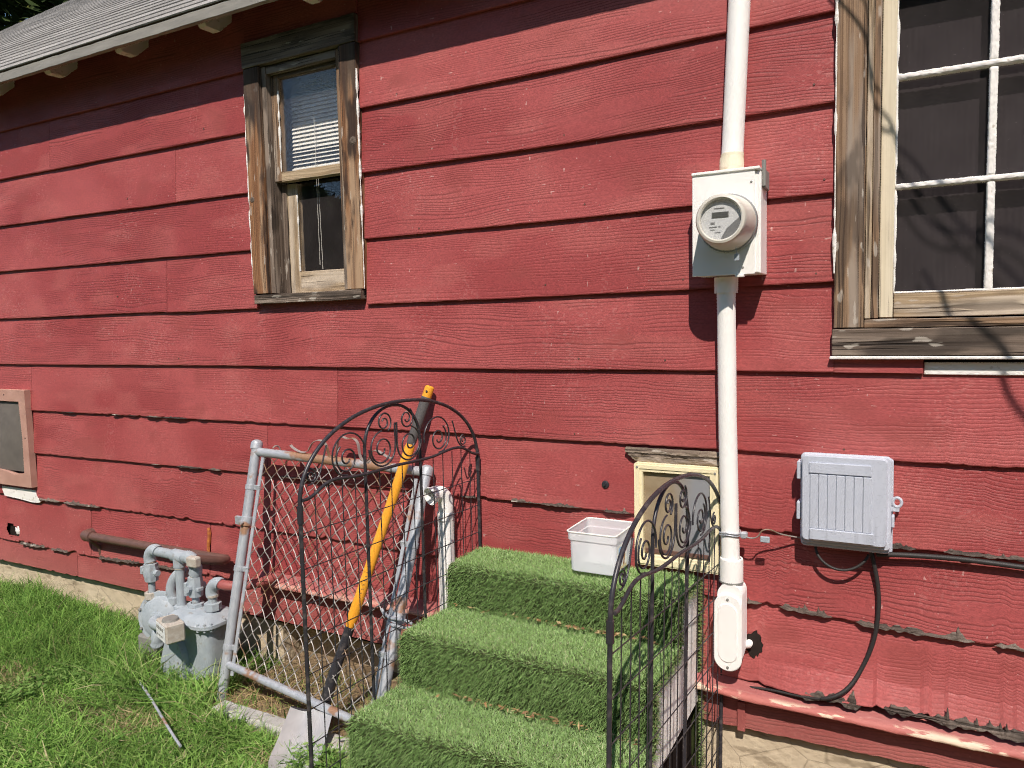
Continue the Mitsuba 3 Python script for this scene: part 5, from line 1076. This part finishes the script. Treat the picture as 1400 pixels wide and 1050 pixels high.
# dead leaves and straw caught at the foot of the risers
def flakes(pos, size, cols):
    n = len(pos); a = rng.normal(size=(n, 3)); a[:, 2] *= 0.35; a /= np.linalg.norm(a, axis=1, keepdims=True); b = np.cross(a, rng.normal(size=(n, 3))*[0.3, 0.3, 1]); b /= np.linalg.norm(b, axis=1, keepdims=True)
    el = (0.4 + 0.6*rng.random(n))[:, None]; s = size[:, None]; c = np.cross(a, b)
    V = np.stack([pos - a*s, pos + b*s*el*0.5 + c*s*0.15, pos + a*s, pos - b*s*el*0.5 + c*s*0.15], 1).reshape(-1, 3); k_ = np.arange(n)[:, None]*4
    return V, np.vstack([k_ + [0, 1, 2], k_ + [0, 2, 3]]), np.repeat(cols, 4, 0)
nf = 420; lvl = rng.choice(3, nf, p=[0.2, 0.25, 0.55]); yz = np.array([[-0.275, 0.553], [-0.535, 0.388], [-0.768, 0.207]])[lvl]
fx = XA + 0.04 + (XB - XA - 0.06)*np.where(rng.random(nf) < 0.6, 0.25 + 0.7*rng.random(nf), rng.random(nf))
yz = np.where((lvl == 0)[:, None], [[-0.275, 0.553]], np.where((lvl == 1)[:, None], [[-0.535, 0.388]], yz))
keepf = (lvl < 2) | (rng.random(nf) < 0.3)
pf = np.c_[fx, yz[:, 0] - np.abs(rng.normal(0, 0.012, nf)), yz[:, 1] + 0.004 + 0.006*rng.random(nf)][keepf]
lvl = lvl[keepf]
ccl = np.array([[0.32, 0.19, 0.09], [0.42, 0.32, 0.17], [0.24, 0.145, 0.08]])[rng.choice(3, len(pf))]
Vf, Ff, Cf = flakes(pf, 0.004 + 0.009*rng.random(len(pf)), ccl)
scene['leaf_litter'] = mikit.ply(mk(Vf, Ff), 'm_vc_matte', color=Cf); label('leaf_litter', 'dry brown leaf crumbs lying at the foot of the turf risers', 'leaves', kind='stuff')

# ---------------------------------------------------------------- ground clutter
scene['concrete_edging'] = mikit.ply((lambda m: mk(m.vertices + 0.010*(np.stack([meshkit.fbm(m.vertices*14 + i, 3, i) for i in range(3)], -1) - 0.5), m.faces))(trimesh.remesh.subdivide_to_size(*[np.array(a_) for a_ in (lambda b: (b.vertices, b.faces))(cbox(-2.40, -1.40, -0.440, -0.360, -0.05, 0.030, 0.012))], max_edge=0.05) and mk(*trimesh.remesh.subdivide_to_size(*(lambda b: (np.array(b.vertices), np.array(b.faces)))(cbox(-2.40, -1.40, -0.440, -0.360, -0.05, 0.030, 0.012)), max_edge=0.05))), 'm_concrete', smooth=50)
label('concrete_edging', 'pale concrete edging lying along the foot of the chain link gate', 'edging')
thing_tube('metal_rod', 'thin grey metal rod lying in the grass at the lower left', 'rod', [(-2.80, -0.456, 0.062), (-2.60, -0.54, 0.060), (-2.42, -0.62, 0.056), (-2.235, -0.698, 0.050)], 0.0052, 'm_galv', 12)

# ---------------------------------------------------------------- grass
def grass(n, x0, x1, y0, y1, Lm, Ls, w, dens, cols, probs, segs=3, lean_s=0.5):
    x = x0 + (x1 - x0)*rng.random(n); y = y0 + (y1 - y0)*rng.random(n)
    ok = rng.random(n) < dens(x, y); x, y = x[ok], y[ok]; n = len(x)
    z = ground_z(x, y) - 0.004
    nv = np.c_[rng.normal(0, 0.28, n), rng.normal(0, 0.28, n), np.ones(n)]; nv /= np.linalg.norm(nv, axis=1, keepdims=True)
    cl = np.array(cols)[rng.choice(len(cols), n, p=probs)]*(0.7 + 0.6*rng.random((n, 1)))
    cl = cl*(0.80 + 0.4*meshkit.noise(np.stack([x*5, y*5, 0*x], -1), 3))[:, None]
    dry = np.clip((meshkit.fbm(np.stack([x*2.3, y*2.3, 0*x], -1), 3, 33) - 0.52)*5, 0, 0.45)*(y < -0.55)
    pick = rng.random(n) < dry; cl[pick] = np.array([0.50, 0.43, 0.24])*(0.6 + 0.6*rng.random((pick.sum(), 1)))
    hl = 0.6 + 0.8*meshkit.noise(np.stack([x*3.5, y*3.5, 0*x], -1), 5)
    lean = rng.normal(0, lean_s, (n, 3)); lean[:, 2] = -np.abs(lean[:, 2])*0.7
    return blades(np.c_[x, y, z], nv, lean, (Lm + Ls*rng.random(n))*hl, w*(0.6 + 0.8*rng.random(n)), cl, segs)
def yard(x, y):
    d = np.ones_like(x)
    d = np.where((x > -2.46) & (y > -0.40), 0.05, d)               # behind the gate: nearly bare
    d = np.where((x > -2.43) & (x < -1.39) & (y > -0.47) & (y < -0.365), 0.03, d)   # the edging
    d = np.where((x > -1.42) & (x < -0.5) & (y > -1.02), 0.0, d)   # steps
    d = np.where((np.abs(x + 2.72) < 0.12) & (np.abs(y + 0.22) < 0.08), 0.0, d)
    bald = meshkit.fbm(np.stack([x*1.7, y*1.7, 0*x], -1), 3, 21)
    return d*np.clip(1.25 - 1.6*np.clip(bald - 0.58, 0, 1)*4*(y < -0.6), 0.15, 1)
GC = [[0.20, 0.36, 0.080], [0.27, 0.45, 0.115], [0.125, 0.255, 0.060], [0.38, 0.48, 0.18], [0.52, 0.46, 0.28]]
parts_ = [grass(42000, -5.6, -1.35, -0.95, 0.01, 0.040, 0.040, 0.0052, yard, GC, [0.36, 0.30, 0.22, 0.09, 0.03]),
          grass(46000, -3.4, -1.36, -2.0, -0.35, 0.028, 0.042, 0.0072, yard, GC, [0.33, 0.33, 0.17, 0.13, 0.04], lean_s=0.7),
          grass(9000, -5.6, -3.0, -0.55, 0.01, 0.08, 0.06, 0.0044, yard, GC, [0.40, 0.25, 0.32, 0.02, 0.01], lean_s=0.35),
          grass(1400, -3.0, -2.44, -0.50, -0.22, 0.10, 0.12, 0.0075, yard, GC, [0.25, 0.45, 0.1, 0.15, 0.05], lean_s=0.45),
          grass(2600, -2.46, -1.40, -0.56, -0.435, 0.05, 0.07, 0.0070, yard, GC, [0.30, 0.40, 0.1, 0.14, 0.06], lean_s=0.6)]
Vg, Fg, Cg, o_ = [], [], [], 0
for a_, b_, c_ in parts_: Vg.append(a_); Fg.append(b_ + o_); Cg.append(c_); o_ += len(a_)
# broad clover-like leaves among the blades
nlf = 16000; lx2 = -3.3 + 1.95*rng.random(nlf); ly2 = -1.7 + 1.3*rng.random(nlf); okl = (rng.random(nlf) < yard(lx2, ly2)) & (meshkit.noise(np.stack([lx2*3, ly2*3, 0*lx2], -1), 8) > 0.42)
lx2, ly2 = lx2[okl], ly2[okl]
pl_ = np.c_[lx2, ly2, ground_z(lx2, ly2) + 0.025 + 0.04*rng.random(len(lx2))]
cl = np.array([[0.15, 0.28, 0.07], [0.21, 0.36, 0.10], [0.27, 0.40, 0.13]])[rng.choice(3, len(pl_))]
a_, b_, c_ = flakes(pl_, 0.007 + 0.013*rng.random(len(pl_)), cl); Vg.append(a_); Fg.append(b_ + o_); Cg.append(c_)
scene['lawn_grass'] = mikit.ply(mk(np.vstack(Vg), np.vstack(Fg)), 'm_grass', color=np.vstack(Cg)); label('lawn_grass', 'bright green uneven grass growing beside the house', 'grass', kind='stuff')
# dry straw and weeds in the bare strip behind the gate and at the right foundation
bare = lambda x, y: np.where(((x > -2.45) & (x < -1.40) & (y > -0.37)), 1.0, np.where((x > -0.50) & (y > -0.5), 0.35, 0.0))
a_, b_, c_ = grass(5200, -2.45, 1.2, -0.5, 0.0, 0.03, 0.09, 0.0026, bare, [[0.42, 0.33, 0.17], [0.34, 0.24, 0.11], [0.20, 0.22, 0.07], [0.09, 0.14, 0.03]], [0.45, 0.3, 0.13, 0.12], lean_s=0.9)
scene['dry_straw'] = mikit.ply(mk(a_, b_), 'm_vc_matte', color=c_); label('dry_straw', 'dry straw and weeds on the bare strip behind the chain link gate', 'straw', kind='stuff')

# ---------------------------------------------------------------- tree behind the roof, and a bare shrub standing right of the picture
def branch(p0, p1, r0, r1, seed, bend=0.08, n=12):
    r_ = np.random.default_rng(seed); t = np.linspace(0, 1, n)[:, None]; p0, p1 = np.asarray(p0, float), np.asarray(p1, float); L = np.linalg.norm(p1 - p0)
    w = np.cumsum(r_.normal(0, 1, (n, 3)), 0); w -= w[0] + (w[-1] - w[0])*t
    return tube(p0 + (p1 - p0)*t + w*bend*L/n, np.linspace(r0, r1, n), 8)
label('tree', 'dark tree standing behind the grey roof', 'tree')
tb = np.array([-11.3, 4.6, -0.1])
part('tree__trunk', cat_m([branch(tb, tb + [0.2, 0, 9.5], 0.28, 0.05, 1)] + [branch(tb + [0.05, 0, h], tb + [2.6*math.cos(h*2.3)*(1 - h/11), 2.6*math.sin(h*2.3)*(1 - h/11), h + 0.6], 0.07, 0.015, int(h*10)) for h in np.arange(2.0, 9.3, 0.33)]), 'm_bark', smooth=60)
npn = 60000; hh = 1.6 + 8.4*rng.random(npn)**0.9; rr = (0.6 + 3.3*np.sqrt(np.clip(1 - (hh - 1.6)/9.3, 0, 1)))*np.sqrt(rng.random(npn)); aa = rng.random(npn)*2*np.pi
cc_ = np.stack([rr*np.cos(aa), rr*np.sin(aa), hh], -1); okp = meshkit.fbm(cc_*0.9, 3, 4) > 0.44; cc_ = cc_[okp]
a_, b_, c_ = flakes(tb + cc_, 0.06 + 0.10*rng.random(len(cc_)), np.array([[0.030, 0.045, 0.018], [0.05, 0.07, 0.025], [0.10, 0.11, 0.03]])[rng.choice(3, len(cc_), p=[.5, .4, .1])])
part('tree__crown', mk(a_, b_), 'm_vc_matte', color=c_, kind='stuff')
label('bare_shrub', 'leafless shrub with thin arching branches right of the house window', 'shrub')
Sn = np.array(SUN)
def lift(pts, tq): return [np.array(p) + Sn*t for p, t in zip(pts, tq)]
s1_ = lift([(-0.20, -0.03, 2.42), (-0.129, -0.03, 2.315), (-0.095, -0.03, 2.221), (-0.081, -0.03, 2.121), (-0.035, 0.02, 2.017), (0.079, 0.02, 1.874), (0.158, 0.02, 1.759), (0.26, 0.02, 1.64), (0.42, 0.0, 1.45)], [4.6, 5, 5.4, 5.8, 6.3, 7.0, 7.6, 8.2, 9])
s2_ = lift([(0.05, 0.02, 1.66), (0.094, 0.02, 1.555), (0.113, 0.02, 1.494), (0.186, -0.035, 1.464), (0.236, -0.035, 1.405), (0.253, -0.03, 1.33), (0.30, 0.0, 1.2), (0.50, 0.0, 0.9)], [7.2, 8, 8.4, 8.6, 9.0, 9.4, 10, 11])
s3_ = lift([(-0.16, -0.03, 2.40), (-0.10, -0.03, 2.31), (-0.085, -0.03, 2.18), (-0.05, 0.02, 2.06), (-0.025, 0.02, 1.98), (0.06, 0.02, 1.80)], [5.2, 5.3, 5.6, 6.0, 6.4, 6.9])
root = np.array([1.35, -1.75, 0.0]); hub_ = np.array([1.15, -1.55, 2.3])
part('bare_shrub__branch', tube(smooth_path(list(s1_) + [hub_], 60), np.linspace(0.004, 0.012, 60), 6), 'm_bark')
part('bare_shrub__branch', tube(smooth_path(list(s2_) + [hub_ - [0, 0, 0.1]], 60), np.linspace(0.006, 0.012, 60), 6), 'm_bark')
part('bare_shrub__branch', tube(smooth_path(list(s3_) + [np.array(s1_[6]) + [0.02, 0.0, 0.0], np.array(s1_[8])], 40), np.linspace(0.003, 0.007, 40), 6), 'm_bark')
part('bare_shrub__trunk', branch(root - [0, 0, 0.1], hub_, 0.035, 0.014, 5), 'm_bark', smooth=60)
# hedge across the yard, behind the photographer
label('hedge', 'tall dark hedge across the yard behind the photographer', 'hedge')
nh = 110000; hx = -18 + 36*rng.random(nh); hz = np.where(hx < -8, 5.2, 9.0)*rng.random(nh)**0.85; hy = -13.5 + 1.6*(rng.random(nh) - 0.5)*(1.2 - hz/9)
hz = hz*(0.75 + 0.4*meshkit.fbm(np.stack([hx*0.4, 0*hx, 0*hx], -1), 2, 6))
a_, b_, c_ = flakes(np.c_[hx, hy, hz], 0.20 + 0.20*rng.random(nh), np.array([[0.04, 0.07, 0.02], [0.06, 0.10, 0.03], [0.08, 0.12, 0.04]])[rng.choice(3, nh)])
part('hedge__foliage', mk(a_, b_), 'm_vc_matte', color=c_, kind='stuff')
part('hedge__stem', cat_m([branch((x_, -13.5, -0.1), (x_ + 0.2, -13.5, 4.0), 0.08, 0.03, int(x_*7 + 200)) for x_ in np.arange(-17.5, 18, 1.5)]), 'm_bark', smooth=60)
